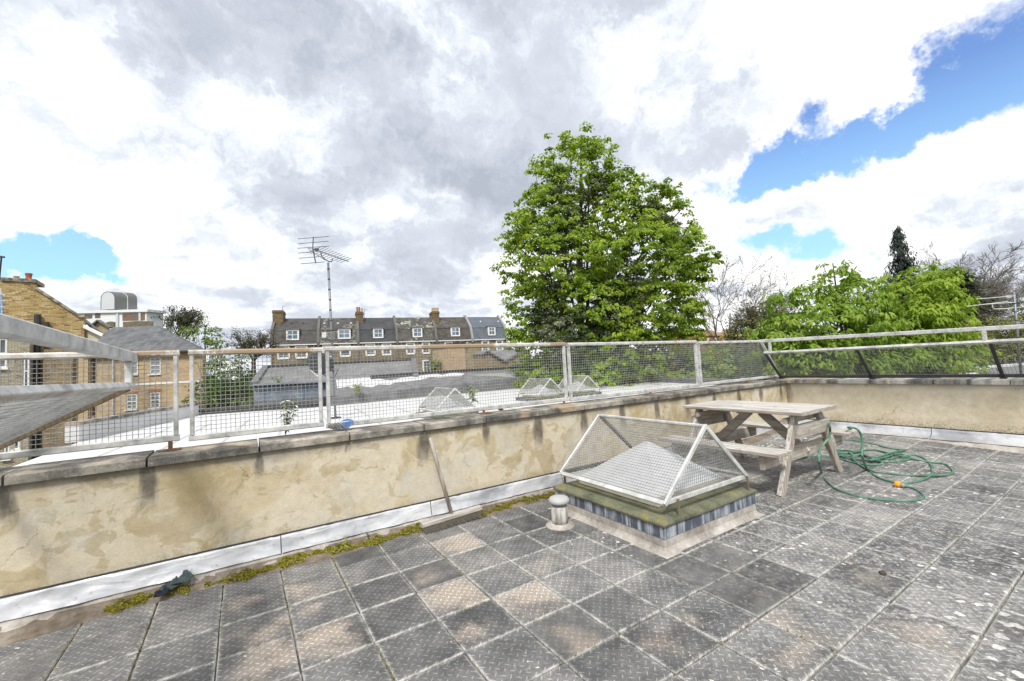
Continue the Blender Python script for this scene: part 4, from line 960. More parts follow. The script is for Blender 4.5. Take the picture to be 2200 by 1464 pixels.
MB().tube(catmull([dc - dv * .25, dc - dv * .5 + dn * .35, dc - dv * .32 + dn * .6], 5), .012, 6).build('feed_arm', M_DARKBAR, ds)
MB().tube(catmull([at(668, 796, dp), at(684, 809, dp), at(690, 803, dp)], 6), .009, 5).build('cable_loop', M_WHITE, ds)
am2 = thing('aerial_mast', 'grey aerial mast with pale crossbars at the far right edge, beyond the leaning screen', 'aerial', at(2196, 800, 13))
b0, b1 = at(2196, 830, 13), at(2178, 627, 13)
MB().tube([b0, b1], .03, 10).build('pole', M_POLE, am2, smooth=True)
for k in range(9): p = b0 + (b1 - b0) * (.15 + .09 * k); MB().tube([p, p + Vector((0, 0, .03))], .035, 8).build('tape_band', M_BLACK, am2)
MB().box(at(2167, 638, 13) - Vector((.05, .05, .05)), at(2167, 638, 13) + Vector((.05, .05, .05))).build('clamp', M_GALV, am2, bevel=.008)
for a, c in (((2098, 643), (2182, 636)), ((2077, 659), (2166, 648)), ((2140, 665), (2200, 660)), ((2110, 655), (2180, 650))): MB().tube([at(*a, 13.3), at(*c, 12.9)], .010, 6).build('crossbar', M_WHITE, am2)
MB().tube(catmull([at(2132, 655, 13), at(2138, 664, 13), at(2178, 662, 13)], 5), .010, 6).build('crossbar', M_WHITE, am2)
MB().tube(catmull([at(2180, 636, 13), at(2187, 643, 13), at(2182, 655, 13)], 5), .006, 5).build('aerial_lead', M_BLACK, am2)

# ------------------------------------------------------------------ facades
class Fac:
    def __init__(s, pa, pc):               # two points of the wall line; outward normal faces the viewer
        s.a = Vector((pa.x, pa.y, 0)); e = Vector((pc.x, pc.y, 0)) - s.a; s.L = e.length; s.u = e.normalized(); s.n = Vector((s.u.y, -s.u.x, 0))
        if s.n.dot(CAM - s.a) < 0: s.n = -s.n
    def uz(s, px, py, d=0.):
        r_ = ray(px, py); k = (s.a + s.n * d - CAM).dot(s.n) / r_.dot(s.n); p = CAM + r_ * k; return (p - s.a).dot(s.u), p.z
    def pt(s, u, d, z): return s.a + s.u * u + s.n * d + Vector((0, 0, z))
    def box(s, b, u0, u1, d0, d1, z0, z1):
        return b.prism([s.pt(u0, d0, z0), s.pt(u1, d0, z0), s.pt(u1, d1, z0), s.pt(u0, d1, z0)], (0, 0, z1 - z0))
    def wall(s, u0, u1, z0, z1, ops, thick=.3, reveal=.11):
        """front face with real openings, plus sides and top"""
        us = sorted({u0, u1, *[o[0] for o in ops], *[o[1] for o in ops]}); zs = sorted({z0, z1, *[o[2] for o in ops], *[o[3] for o in ops]}); b = MB()
        for i in range(len(us) - 1):
            for j in range(len(zs) - 1):
                uc, zc = (us[i] + us[i + 1]) / 2, (zs[j] + zs[j + 1]) / 2
                if any(o[0] < uc < o[1] and o[2] < zc < o[3] for o in ops): continue
                b.quad(s.pt(us[i], 0, zs[j]), s.pt(us[i + 1], 0, zs[j]), s.pt(us[i + 1], 0, zs[j + 1]), s.pt(us[i], 0, zs[j + 1]))
        for o in ops:
            c = [(o[0], o[2]), (o[1], o[2]), (o[1], o[3]), (o[0], o[3])]
            for k in range(4): (a1, a2), (b1_, b2_) = c[k], c[(k + 1) % 4]; b.quad(s.pt(a1, 0, a2), s.pt(b1_, 0, b2_), s.pt(b1_, -reveal, b2_), s.pt(a1, -reveal, a2))
        b.quad(s.pt(u0, 0, z0), s.pt(u0, 0, z1), s.pt(u0, -thick, z1), s.pt(u0, -thick, z0)); b.quad(s.pt(u1, 0, z0), s.pt(u1, 0, z1), s.pt(u1, -thick, z1), s.pt(u1, -thick, z0))
        b.quad(s.pt(u0, 0, z1), s.pt(u1, 0, z1), s.pt(u1, -thick, z1), s.pt(u0, -thick, z1)); b.quad(s.pt(u0, -thick, z0), s.pt(u1, -thick, z0), s.pt(u1, -thick, z1), s.pt(u0, -thick, z1))
        return b
    def window(s, par, u0, u1, z0, z1, nx=2, nz=4, fr=.06, surround=.0, sill=.08, rec=.08, mat=None, glass=None, bar=.03):
        """sash window set back in its opening: frame, glazing bars, pane, sill, optional surround"""
        mat = mat or M_WHITE; b = MB(); e = .004
        for a in ((u0 + e, u0 + fr, z0 + e, z1 - e), (u1 - fr, u1 - e, z0 + e, z1 - e), (u0 + fr, u1 - fr, z0 + e, z0 + fr), (u0 + fr, u1 - fr, z1 - fr, z1 - e), (u0 + fr, u1 - fr, (z0 + z1) / 2 - .03, (z0 + z1) / 2 + .03)): s.box(b, a[0], a[1], -rec, -rec + .05, a[2], a[3])
        for k in range(1, nx): uu = u0 + (u1 - u0) * k / nx; s.box(b, uu - bar / 2, uu + bar / 2, -rec + .01, -rec + .04, z0 + fr, z1 - fr)
        for k in range(1, nz):
            if abs(k / nz - .5) < .01: continue
            zz = z0 + (z1 - z0) * k / nz; s.box(b, u0 + fr, u1 - fr, -rec + .012, -rec + .038, zz - bar / 2, zz + bar / 2)
        w_ = b.build('window', mat, par)
        b = MB(); s.box(b, u0 + .01, u1 - .01, -rec - .01, -rec + .002, z0 + .01, z1 - .01); b.build('pane', glass or M_GLASS, w_)
        if sill: b = MB(); s.box(b, u0 - .07, u1 + .07, .002, .11, z0 - sill, z0 - .002); b.build('sill', mat, w_)
        if surround:
            b = MB(); g_ = surround
            for a in ((u0 - g_, u0 - .002, z0, z1 + g_), (u1 + .002, u1 + g_, z0, z1 + g_), (u0 - .002, u1 + .002, z1 + .002, z1 + g_)): s.box(b, a[0], a[1], .003, .05, a[2], a[3])
            b.build('surround', mat, w_)
        return w_

# long terrace across the gardens: six houses
TF = Fac(at(581, 745, 55), at(1090, 727, 66.5))
M_TB = brick_material('grey_brown_stock_brick', TF.u, [(.12, .095, .06), (.20, .155, .095), (.27, .215, .13), (.33, .26, .155)], (.22, .19, .15), .45)
cutp = [583, 684, 770, 853.5, 938, 1015, 1089]
cu = [TF.uz(x, 740)[0] for x in cutp]; ZE, ZM, ZRG = 5.45, 7.35, 9.35
slates = [((.050, .048, .047), (.095, .09, .085), 0), ((.042, .042, .042), (.105, .10, .092), .35), ((.04, .042, .046), (.075, .077, .082), 0), ((.045, .044, .042), (.12, .115, .10), .9), ((.05, .045, .04), (.10, .088, .075), .1), ((.085, .10, .125), (.125, .14, .165), 0)]
desc = ['end terraced house at the left of the row, brick end chimney and plain dark roof', 'terraced house with small roof light beside its dormer, behind the aerial mast', 'terraced house with plain smooth dark roof and central dormer, right of the red potted chimney', 'terraced house with pale mottled slates around its dormer, left of the second tall chimney', 'terraced house with wide flat dormer, right of the second tall chimney', 'end terraced house with smooth blue grey roof, beside the big tree']
wins2 = [[(608.6, 24), (647.5, 24)], [(704.5, 22), (741.5, 22)], [(795.6, 21), (830.5, 21)], [(882, 20), (915, 18)], [(964, 19), (996, 19)], [(1042.7, 18), (1073.5, 17)]]
dorm = [(629, 23), (739.6, 25), (812.4, 21), (896.6, 21), (978, 21), (1056, 18)]
M_CHIM = brick_material('sooty_chimney_brick', TF.u, [(.08, .06, .035), (.16, .115, .06), (.24, .17, .08)], (.15, .12, .08), .5)
M_POT = plain('red_clay_pot', (.36, .10, .055), .25, 20); M_POTB = plain('buff_clay_pot', (.42, .29, .18), .25, 20)
M_PARTY = plain('grey_party_wall_render', (.13, .125, .115), .3, 5, .9)
def profile(lift=0.): return [(.12, ZE + lift), (-.75, ZM + lift), (-3.6, ZRG + lift), (-7.6, ZE + lift)]
for h in range(6):
    a, c = cu[h], cu[h + 1]; loc = TF.pt((a + c) / 2, -4, GZ)
    t = thing('terraced_house', desc[h], 'house', loc, 'row of terraced houses across the gardens')
    ops, wl = [], []
    for px_, wpx in wins2[h]:
        u_, zt_ = TF.uz(px_, 744); wu = wpx * 58 / F * .5 * .78; z1 = 5.12; wl.append((u_ - wu, u_ + wu, 3.72, z1)); wl.append((u_ - wu, u_ + wu, .95, 2.55)); wl.append((u_ - wu, u_ + wu, -2.2, -.4))
    b = TF.wall(a + .01, c - .01, GZ, ZE, wl, 7.6); b.build('brick_wall', M_TB, t)
    for o_ in wl: TF.window(t, *o_, nx=2, nz=4, fr=.09, surround=.15, sill=.15, rec=.09, bar=.035)
    ms = slate_material('slate_roof_%s' % 'abcdef'[h], TF.u, slates[h][0], slates[h][1], .2, slates[h][2]); pr = profile()
    MB().prism([TF.pt(a, d, z) for d, z in (pr[0], pr[1], (pr[1][0] - .2, pr[1][1] - .25), (pr[0][0] - .25, pr[0][1]))], TF.u * (c - a)).build('mansard_slope', ms, t)
    MB().prism([TF.pt(a, d, z) for d, z in ((pr[1][0] + .06, pr[1][1] + .01), pr[2], pr[3], (pr[3][0], pr[3][1] - .1), (pr[2][0], pr[2][1] - .3), (pr[1][0] + .02, pr[1][1] - .12))], TF.u * (c - a)).build('upper_slope', ms, t)
    b = MB(); TF.box(b, a, c, .10, .22, ZE - .10, ZE + .02)
    b.build('gutter', M_WHITE, t)
    for k in range(5): u_ = a + (c - a) * (k + .5) / 5; b = MB(); b.prism([TF.pt(u_ - .04, .003, ZE - .11), TF.pt(u_ - .04, .10, ZE - .11), TF.pt(u_ - .04, .003, ZE - .36)], TF.u * .08); b.build('gutter_bracket', M_WHITE, t)
    # dormer
    px_, wpx = dorm[h]; u_, _ = TF.uz(px_, 717, -.3); wu = wpx * 60 / F * .5; z0, z1 = ZE + .60, ZM + .12
    FD = Fac(TF.pt(u_ - wu, -.05, 0), TF.pt(u_ + wu, -.05, 0)); L = FD.L
    if (FD.pt(L, 0, 0) - TF.pt(u_ + wu, -.05, 0)).length > .1: pass
    wop = [(.10, L - .10, z0 + .10, z1 - .14)]
    d_ = FD.wall(0, L, z0, z1, wop, 1.6, .06).build('dormer', M_WHITE, t)
    fr_ = MB(); g_ = wop[0]
    for q in ((g_[0], g_[0] + .09, g_[2], g_[3]), (g_[1] - .09, g_[1], g_[2], g_[3]), (g_[0], g_[1], g_[2], g_[2] + .08), (g_[0], g_[1], g_[3] - .08, g_[3]), (g_[0], g_[1], (g_[2] + g_[3]) / 2 - .04, (g_[2] + g_[3]) / 2 + .04), ((g_[0] + g_[1]) / 2 - .03, (g_[0] + g_[1]) / 2 + .03, g_[2], g_[3])): FD.box(fr_, q[0], q[1], -.05, -.01 - .001 * q[0], q[2], q[3])
    fr_.build('sash', M_WHITE, d_); b = MB(); FD.box(b, g_[0], g_[1], -.07, -.055, g_[2], g_[3]); b.build('pane', glass_material('dormer_glass_%s' % 'abcdef'[h], (.07, .10, .14)), d_)
    b = MB(); FD.box(b, -.12, L + .12, -1.7, .12, z1 + .002, z1 + .09); b.build('dormer_roof', M_GREYFELT, d_)
    # raised party wall at the right of each house, and at the left of the first
    for uu in ([a] if h == 0 else []) + [c]:
        pl = [(.28, ZE - .35), (.28, ZE + .25), (-.62, ZM + .3), (-3.6, ZRG + .32), (-7.6, ZE + .3), (-7.6, ZE - .3)]
        w_ = .17; MB().prism([TF.pt(uu - w_, d, z) for d, z in pl], TF.u * (2 * w_)).build('party_wall', M_PARTY if h not in (4, 5) else plain('pale_party_wall', (.26, .265, .27), .2, 5), t)
        MB().tube([TF.pt(uu, .33, ZE - .3), TF.pt(uu, .33, GZ)], .06, 6).build('downpipe', M_GREYFELT, t)
    if h == 1:
        u_, _ = TF.uz(696, 712, -.4); MB().prism([TF.pt(u_ - .28, .02 - .87 * .45 + .06, ZE + 1.9 * .45), TF.pt(u_ + .28, .02 - .87 * .45 + .06, ZE + 1.9 * .45), TF.pt(u_ + .28, .02 - .87 * .85 + .06, ZE + 1.9 * .85), TF.pt(u_ - .28, .02 - .87 * .85 + .06, ZE + 1.9 * .85)], TF.n * .06).build('roof_light', plain('pale_roof_light', (.45, .46, .44), .1), t)
    for px_ in {0: (606, 627, 651), 1: (697, 726, 754), 5: (1032, 1070)}.get(h, ()):
        u_, _ = TF.uz(px_, 695, -2.4); b = MB(); TF.box(b, u_ - .12, u_ + .12, -2.35, -2.2, 8.38, 8.55); b.build('roof_vent', M_BLACK if h == 0 else M_WHITE, t)
    for (hh, xa, xb, yt, pots) in ((0, 587, 611, 669, ()), (1, 763, 781, 672, (('r', .25), ('r', .5), ('b', .8))), (3, 925, 941.5, 671, (('b', .15), ('b', .38), ('b', .62), ('b', .86)))):
        if hh != h: continue
        u0_, z_ = TF.uz(xa, yt, -3.2); u1_, _ = TF.uz(xb, yt, -3.2); ch = None
        d0, d1 = (-2.2, -4.6)
        b = MB(); TF.box(b, u0_ + .05, u1_ - .05, d0, d1, ZE + 1.6, z_ - .35); ch = b.build('chimney', M_CHIM, t)
        b = MB(); TF.box(b, u0_ - .02, u1_ + .02, d0 + .06, d1 - .06, z_ - .349, z_ - .18); TF.box(b, u0_ + .03, u1_ - .03, d0 + .03, d1 - .03, z_ - .179, z_); b.build('chimney_cap', M_CHIM, ch)
        for kind_, f_ in pots:
            p = TF.pt(u0_ + (u1_ - u0_) * f_, d0 - .4, z_); MB().lathe(p, [(.16, 0), (.13, .1), (.12, .62 if kind_ == 'r' else .5), (.15, .66 if kind_ == 'r' else .54), (.13, .7 if kind_ == 'r' else .56)], 10).build('chimney_pot', M_POT if kind_ == 'r' else M_POTB, ch)
    if h in (0, 1, 5):
        px_, yt, yb = {0: (607.5, 657, 670), 1: (783, 664, 690), 5: (995, 678, 684)}[h]
        p0, p1 = at(px_, yb, 60), at(px_, yt, 60); al = MB().tube([p0, p1], .03, 5).build('roof_aerial', M_ALU, t); MB().tube([p1 - Vector((.05, 0, .05)), p1 + RT * .45 - Vector((0, 0, .08))], .02, 4).build('aerial_boom', M_ALU, al)
al = None

# ------------------------------------------------------------------ hipped brick house and gabled brick house at the left
HF = Fac(at(196, 760, 31), at(435, 753, 32))
M_HB = brick_material('yellow_pink_brick', HF.u, [(.26, .18, .10), (.42, .29, .16), (.50, .36, .20), (.55, .41, .25)], (.42, .36, .27), .10)
HH = thing('brick_house', 'yellow brick house with grey hipped slate roof and four white sash windows', 'house', HF.pt(4, -4, GZ))
uz = HF.uz; ZEH = uz(350, 757)[1]; UR = uz(435, 757)[0]; ops = []
for xa, xb, ya, yb_ in ((271, 297, 769, 806), (320.5, 346, 768, 805), (270, 295, 847, 881), (321, 344, 843, 878)):
    u0_, z1 = uz(xa + 1, ya + 1); u1_, z0 = uz(xb - 1, yb_ - 2); ops.append((u0_, u1_, z0, z1))
dsv = HF.pt(UR, 0, 0) - CAM; dsv.z = 0; dsv = (dsv.normalized() * .97 - HF.u * .06).normalized()
MB().prism([HF.pt(0, -.302, GZ), HF.pt(UR - .002, -.302, GZ), HF.pt(UR - .002, -.302, GZ) + dsv * 7.4, HF.pt(0, -.302, GZ) + dsv * 7.4], (0, 0, ZEH - GZ - .01)).build('brick_body', M_HB, HH)
HF.wall(0, UR, GZ, ZEH, ops, .3).build('brick_wall', M_HB, HH)
M_REDB = brick_material('red_brick_lintel', HF.u, [(.30, .09, .05), (.40, .14, .07)], (.35, .25, .18), .05)
for k, o_ in enumerate(ops):
    HF.window(HH, *o_, nx=2, nz=4, fr=.07, sill=.09, rec=.07, glass=glass_material('sash_glass', (.10, .11, .115)) if k == 0 else bpy.data.materials['sash_glass'])
    b = MB(); HF.box(b, o_[0] - .1, o_[1] + .1, .002, .016, o_[3] + .02, o_[3] + (.24 if k > 1 else .12)); b.build('lintel', M_REDB, HH)
za, zb = uz(281, 825)[1], uz(281, 829)[1]; b = MB(); HF.box(b, uz(280, 827)[0], UR, .003, .03, zb, za); b.build('string_course', M_WHITE, HH)
M_HS = slate_material('hipped_grey_slate', HF.u, (.08, .083, .09), (.165, .17, .178), .34)
r0, zr = uz(215, 704.5, -3.7); r1, _ = uz(338, 704.5, -3.7)
e = .35; A0, A1, A2, A3 = HF.pt(-1.2, e, ZEH + .03), HF.pt(UR + e, e, ZEH + .03), HF.pt(UR + e, e, ZEH + .03) + dsv * 8, HF.pt(-1.2, e, ZEH + .03) + dsv * 8; RR0, RR1 = HF.pt(-1.2, -3.7, zr), HF.pt(r1, -3.7, zr)
b = MB(); b.add([A0, A1, A2, A3, RR0, RR1], [(0, 1, 5, 4), (1, 2, 5), (2, 3, 4, 5), (3, 0, 4), (3, 2, 1, 0)]); b.build('hipped_roof', M_HS, HH)
b = MB(); HF.box(b, -.3, UR + e, e - .02, e + .10, ZEH - .07, ZEH + .03); b.build('gutter', M_BLACK, HH)
b = MB(); b.tube([RR1, A1], .05, 5); b.build('hip_tiles', M_HS, HH)
for px_ in (203, 245):
    u_, _ = uz(px_, 780); zb_ = uz(px_, 895)[1]; MB().tube([HF.pt(u_, .1, ZEH - .1), HF.pt(u_, .1, zb_)], .055, 8).build('downpipe', M_DARKBAR if px_ == 203 else M_GALV, HH)
b = MB(); u0_, u1_ = uz(167, 800)[0], uz(197, 800)[0]; HF.box(b, u0_, -.003, -.3, .25, GZ, ZEH + .4)
b.build('brick_pier', brick_material('buff_brick', HF.u, [(.42, .30, .18), (.50, .38, .23), (.55, .43, .27)], (.42, .34, .24), .08), HH)

GF = Fac(at(-60, 700, 22.5), at(180, 690, 25))
GH = thing('gabled_brick_house', 'tall yellow stock brick gable with sloping coping and two chimney pots, at the left edge', 'house', GF.pt(3, -4, GZ))
M_GB = brick_material('yellow_stock_brick', GF.u, [(.10, .065, .03), (.30, .20, .075), (.42, .29, .115), (.48, .36, .16), (.60, .50, .34)], (.30, .23, .13), .22)
g = GF.uz; pts = [(-60, 606), (0, 606), (75, 608), (76, 620), (175, 683), (180, 683), (180, 690)]
zt0 = g(40, 606)[1]; pl = [(g(-60, 606)[0], GZ), (g(-60, 606)[0], zt0), (g(75, 606)[0], zt0), (g(76, 621)[0], g(76, 621)[1]), (g(172, 682)[0], g(172, 682)[1]), (g(181, 682)[0], g(181, 682)[1])]
zsl = g(181, 690)[1] - 1.25; pl2 = pl + [(g(181, 720)[0], zsl), (g(165, 735)[0], zsl - .55), (g(165, 735)[0], GZ)]
MB().prism([GF.pt(u_, 0, z_) for u_, z_ in pl2], GF.n * -.45).build('brick_gable', M_GB, GH)
for (xa, ya), (xb, yb_) in (((76, 620), (172, 682)), ((170, 682), (182, 682))):
    (ua, z_a), (ub, z_b) = g(xa, ya), g(xb, yb_); MB().beam(GF.pt(ua, -.1, z_a + .05), GF.pt(ub, -.1, z_b + .05), .42, .12).build('gable_coping', M_COPE, GH)
ch = MB(); GF.box(ch, g(2, 600)[0], g(78, 600)[0], .08, -1.6, zt0 + .002, zt0 + .2); ch = ch.build('chimney_cap', M_COPE, GH)
for px_, w_, hh_, m_ in ((27, .13, .22, M_KERB), (54, .15, .42, M_POT)):
    u_, _ = g(px_, 600); MB().lathe(GF.pt(u_, -.6, zt0 + .2), [(w_, 0), (w_ * .8, hh_ * .5), (w_ * 1.05, hh_ * .9), (w_, hh_)], 12).build('chimney_pot', m_, ch)
for px_, yt, w_ in ((82, 677, .14), (103, 693, .10)):
    u_, z_ = g(px_, yt); MB().tube([GF.pt(u_, .14, z_), GF.pt(u_, .14, GZ)], w_, 8).build('soil_pipe', M_DARKBAR, GH)
M_GREYB = brick_material('pale_grey_brick', GF.u, [(.26, .22, .15), (.42, .38, .29), (.50, .46, .37)], (.17, .14, .10), .2)
u0_, u1_ = g(-60, 800)[0], g(74, 800)[0]; zt = g(30, 712)[1]; ops = []
for xa, xb, ya, yb_ in ((-4, 14, 728, 790), (50, 62, 755, 840), (8, 20, 930, 985), (28, 42, 925, 965)): a_, z1 = g(xa, ya, .9); c_, z0 = g(xb, yb_, .9); ops.append((a_, c_, z0, z1))
GF2 = Fac(GF.pt(0, .9, 0), GF.pt(5, .9, 0)); GF2.wall(u0_, u1_, GZ, zt, ops, .85).build('rear_extension', M_GREYB, GH)
for o_ in ops: GF2.window(GH, *o_, nx=1, nz=2, fr=.07, sill=.1)
# roof edge with white fascia joining the two houses
RE = thing('side_roof', 'small dark slate roof edge with white fascia between the gable and the hipped roof', 'roof', at(200, 712, 26))
a0, a1 = at(181, 690, 25.5), at(224, 718, 25.0); a2, a3 = at(207, 704, 29), at(181, 683, 29)
MB().prism([a0, a1, a2, a3], (0, 0, -.12)).build('slate_slope', M_HS, RE)
a0, a1 = at(179, 701, 25), at(221, 721, 24.8); MB().beam(a0, a1, .06, .17).build('fascia', M_WHITE, RE)
MB().prism([at(178, 704, 25.2), at(219, 723, 25.1), at(205, 738, 25.1), at(168, 738, 25.2)], ray(195, 725) * .8).build('rendered_cheek', plain('cream_render_cheek', (.50, .46, .36), .1), RE)
# brick return between the gable and the hipped house
MB().prism([GF.pt(g(99, 800)[0], .012, GZ), GF.pt(g(160, 800)[0], .012, GZ), GF.pt(g(160, 800)[0], .45, GZ), GF.pt(g(99, 800)[0], .45, GZ)], (0, 0, g(110, 752)[1] - GZ)).build('lower_wall', brick_material('dark_stock_brick', GF.u, [(.10, .075, .045), (.22, .16, .09), (.36, .27, .15)], (.30, .25, .17), .3), GH)
# low slate lean-to below the hipped house
LT = thing('lean_to', 'grey boarded lean-to roof beside the end of the white roof', 'roof', onz(160, 975, -1.0))
zl = -.75; MB().prism([onz(80, 1003, zl), onz(175, 985, zl), onz(232, 952, zl), onz(170, 950, zl)], (0, 0, -.15)).build('roof_sheet', concrete_material('grey_boards', (.2, .19, .17), (.33, .31, .29), (.45, .43, .40)), LT)
MB().beam(onz(178, 984, zl + .03), onz(213, 962, zl + .03), .12, .1).build('ridge_flashing', M_GREYFELT, LT)
MB().beam(onz(170, 948, zl + .2), onz(236, 943, zl + .2), .15, .22).build('back_board', M_GREYFELT, LT)
# scaffold sheet and aerial at the extreme left edge
SF = thing('scaffold', 'corner of a scaffold wrapped in bright blue sheeting, at the left edge behind the gable', 'scaffold', at(-6, 650, 20))
MB().prism([at(-30, 625, 20), at(5, 630, 20), at(9, 676, 20), at(-30, 674, 20)], ray(0, 650) * .08).build('blue_sheet', plain('blue_sheeting', (.04, .22, .62), .25, 6), SF)
MB().tube([at(2, 620, 19.8), at(5, 700, 19.8)], .03, 6).build('scaffold_pole', M_GALV, SF)
for yy in (633, 646, 659): MB().tube([at(-20, yy - 4, 19.8), at(12, yy + 2, 19.8)], .022, 6).build('scaffold_pole', M_GALV, SF)
AL = thing('roof_aerial', 'thin dark aerial pole at the extreme left edge above the gable', 'aerial', at(-2, 620, 21))
MB().tube([at(-3, 615, 21), at(3, 553, 21)], .035, 6).build('pole', M_DARKBAR, AL); MB().tube([at(-8, 550, 21), at(9, 553, 21)], .05, 6).build('head', M_DARKBAR, AL)

# ------------------------------------------------------------------ distant white block with barrel vaulted tower
CF = Fac(at(155, 690, 225), at(345, 690, 232))
HB = thing('hospital_block', 'distant white flat roofed block with brown panels and a silver barrel vaulted plant tower', 'building', CF.pt(20, -15, GZ))
c_ = CF.uz; zt = c_(250, 666.5)[1]; z2 = c_(250, 672)[1]; uA, uB, uC = c_(155, 668)[0], c_(318, 668)[0], c_(345, 670)[0]
M_CB = plain('pale_grey_cladding', (.52, .54, .56), .05, .1, .6); M_CW = plain('bright_white_cladding', (.72, .73, .74), .03, .1, .6); M_BRP = plain('brown_panel', (.22, .13, .09), .2, .2)
b = MB(); CF.box(b, uA, uB, -9, .5, z2, zt); CF.box(b, uA, uB - 1, -8, -.5, GZ, z2 - .01); b.build('main_block', M_CW, HB)
b = MB(); b.prism([CF.pt(uB + .01, .5, z2), CF.pt(uC - 2.5, -7, z2), CF.pt(uC - 2.5, -9, z2), CF.pt(uB + .01, -9, z2)], (0, 0, zt - z2)); b.prism([CF.pt(uB - .98, -.5, GZ), CF.pt(uC - 3.5, -7.3, GZ), CF.pt(uC - 3.5, -8.5, GZ), CF.pt(uB - .98, -8.5, GZ)], (0, 0, z2 - GZ - .02)); b.build('side_block', M_CB, HB)
for xa, xb, ya, yb_, m_ in ((181, 196, 676, 684, M_BRP), (262, 310, 674, 688, M_BRP), (203, 214, 674, 683, M_BRP)):
    a_, z1 = c_(xa, ya); e_, z0 = c_(xb, yb_); b = MB(); CF.box(b, a_, e_, -.48, -.3, z0, z1); b.build('brown_panel', m_, HB)
for xa in (166, 170, 175, 189, 194, 204, 208, 264, 268, 279, 283, 287, 291, 296, 320, 326, 332):
    a_, z1 = c_(xa, 676.5); e_, z0 = c_(xa + 2.6, 681.5); b = MB(); dd = -.28 if xa < 318 else -3.5
    CF.box(b, a_, e_, dd - .05, dd + .05, z0, z1); b.build('window', M_GLASS, HB)
for xa in (252, 300): a_, _ = c_(xa, 680); b = MB(); CF.box(b, a_ - .5, a_ + .5, -.4, .1, GZ, z2 - .02); b.build('pilaster', M_CB, HB)
# barrel tower: arch face left, barrel running away to the right
u0_, zb_ = c_(217, 666); u1_, _ = c_(250, 666); zt_ = c_(234, 627)[1]; um = (u0_ + u1_) / 2; rr = (u1_ - u0_) / 2; arch = [(u0_, zb_ + .01)] + [(um - rr * math.cos(math.pi * k / 14), zt_ - rr + rr * math.sin(math.pi * k / 14)) for k in range(15)] + [(u1_, zb_ + .01)]
ax = (CF.u * .82 - CF.n * .57).normalized() * 8.6
MB().prism([CF.pt(u_, .3, z_) for u_, z_ in arch], ax).build('barrel_vault', plain('grey_ribbed_metal', (.13, .138, .135), .1, .5, .5), HB, smooth=False)
arch2 = [(um + (u_ - um) * .84, zb_ + .02 + (z_ - zb_) * .955) for u_, z_ in arch]
MB().prism([CF.pt(u_, .3, z_) for u_, z_ in arch2], CF.n * .3).build('arch_front', plain('silver_arch_front', (.56, .58, .60), .04, .1, .5), HB)
for k in (.52,):
    MB().prism([CF.pt(um + (u_ - um) * 1.03, .3, zb_ + .02 + (z_ - zb_) * 1.012) + ax * k for u_, z_ in arch], ax * .03).build('rib', M_CB, HB)
# low brick gable and old wall below the block
LB = thing('low_gable', 'low yellow brick gable with slate verge below the distant white block', 'building', at(215, 700, 60))
MB().prism([at(196, 704, 60), at(212, 689, 60), at(236, 704, 60), at(236, 735, 60), at(196, 735, 60)], ray(215, 700) * 6).build('brick_gable', plain('dull_yellow_brick', (.34, .27, .17), .25, 3), LB)
for a_, e_ in (((193, 704), (212, 688.5)), ((212, 688.5), (238, 704))): MB().beam(at(*a_, 59.8), at(*e_, 59.8), .5, .18).build('verge', M_GREYFELT, LB)
OW = thing('old_stack', 'long ragged dark brick chimney stacks on a distant roof, below the white block', 'chimney', at(290, 700, 70))
for xa, xb, ya in ((228, 246, 691), (264, 330, 690)): MB().prism([at(xa, ya + 2, 70), at((xa + xb) / 2, ya, 70), at(xb, ya + 1, 70), at(xb, 706, 70), at(xa, 706, 70)], ray(290, 700) * 4).build('stack', plain('mossy_old_brick', (.15, .125, .085), .4, 1.5), OW)

# ------------------------------------------------------------------ roofs between the white roof and the terrace
M_SLG = slate_material('weathered_grey_slate', TF.u, (.15, .15, .152), (.23, .228, .225), .22)
SB = thing('slate_roofed_building', 'low building with long grey slate roof and blue grey lead front, behind the satellite dish', 'building', at(720, 840, 22))
f0, f1, t0_, t1_ = at(545, 826, 17.5), at(893, 810, 20.5), at(572, 790, 23), at(888, 774, 26)
MB().prism([f0, f1, t1_, t0_], (0, 0, -.12)).build('slate_slope', M_SLG, SB)
MB().beam(t0_ + Vector((0, 0, .05)), t1_ + Vector((0, 0, .05)), .3, .16).build('ridge_coping', M_BLACK, SB)
MB().beam(at(889, 773, 25.9), at(893, 810, 20.4), .25, .2).build('verge', M_GREYFELT, SB); MB().beam(at(571, 789, 22.9), at(545, 826, 17.4), .25, .2).build('verge', M_GREYFELT, SB)
l0, l1 = Vector(f0), Vector(f0 + (f1 - f0) * .55)
MB().prism([l0 - Vector((0, 0, .13)), l1 - Vector((0, 0, .13)), l1 - Vector((0, 0, .72)), l0 - Vector((0, 0, .72))], FW * .4).build('lead_front', M_LEAD, SB)
MB().beam(l0 - FW * .08 + Vector((0, 0, -.02)), l1 - FW * .08 + Vector((0, 0, -.02)), .3, .07).build('lead_roll', M_LEAD, SB)
for k in range(5):
    p = l0 + (l1 - l0) * (.1 + .2 * k) - FW * .015; MB().beam(p - Vector((0, 0, .13)), p - Vector((0, 0, .70)), .03, .03).build('lead_seam', M_LEAD, SB)
MB().prism([l0 - Vector((0, 0, .725)), f1 - Vector((0, 0, .725)), f1 - Vector((0, 0, 7)), l0 - Vector((0, 0, 7))], FW * 5).build('dark_wall', M_GREYFELT, SB)
PLN_A, PLN_B, PLN_C = at(700, 819, 18.6), at(1137, 790, 25), at(940, 828, 18.9); PN = (PLN_B - PLN_A).cross(PLN_C - PLN_A).normalized()
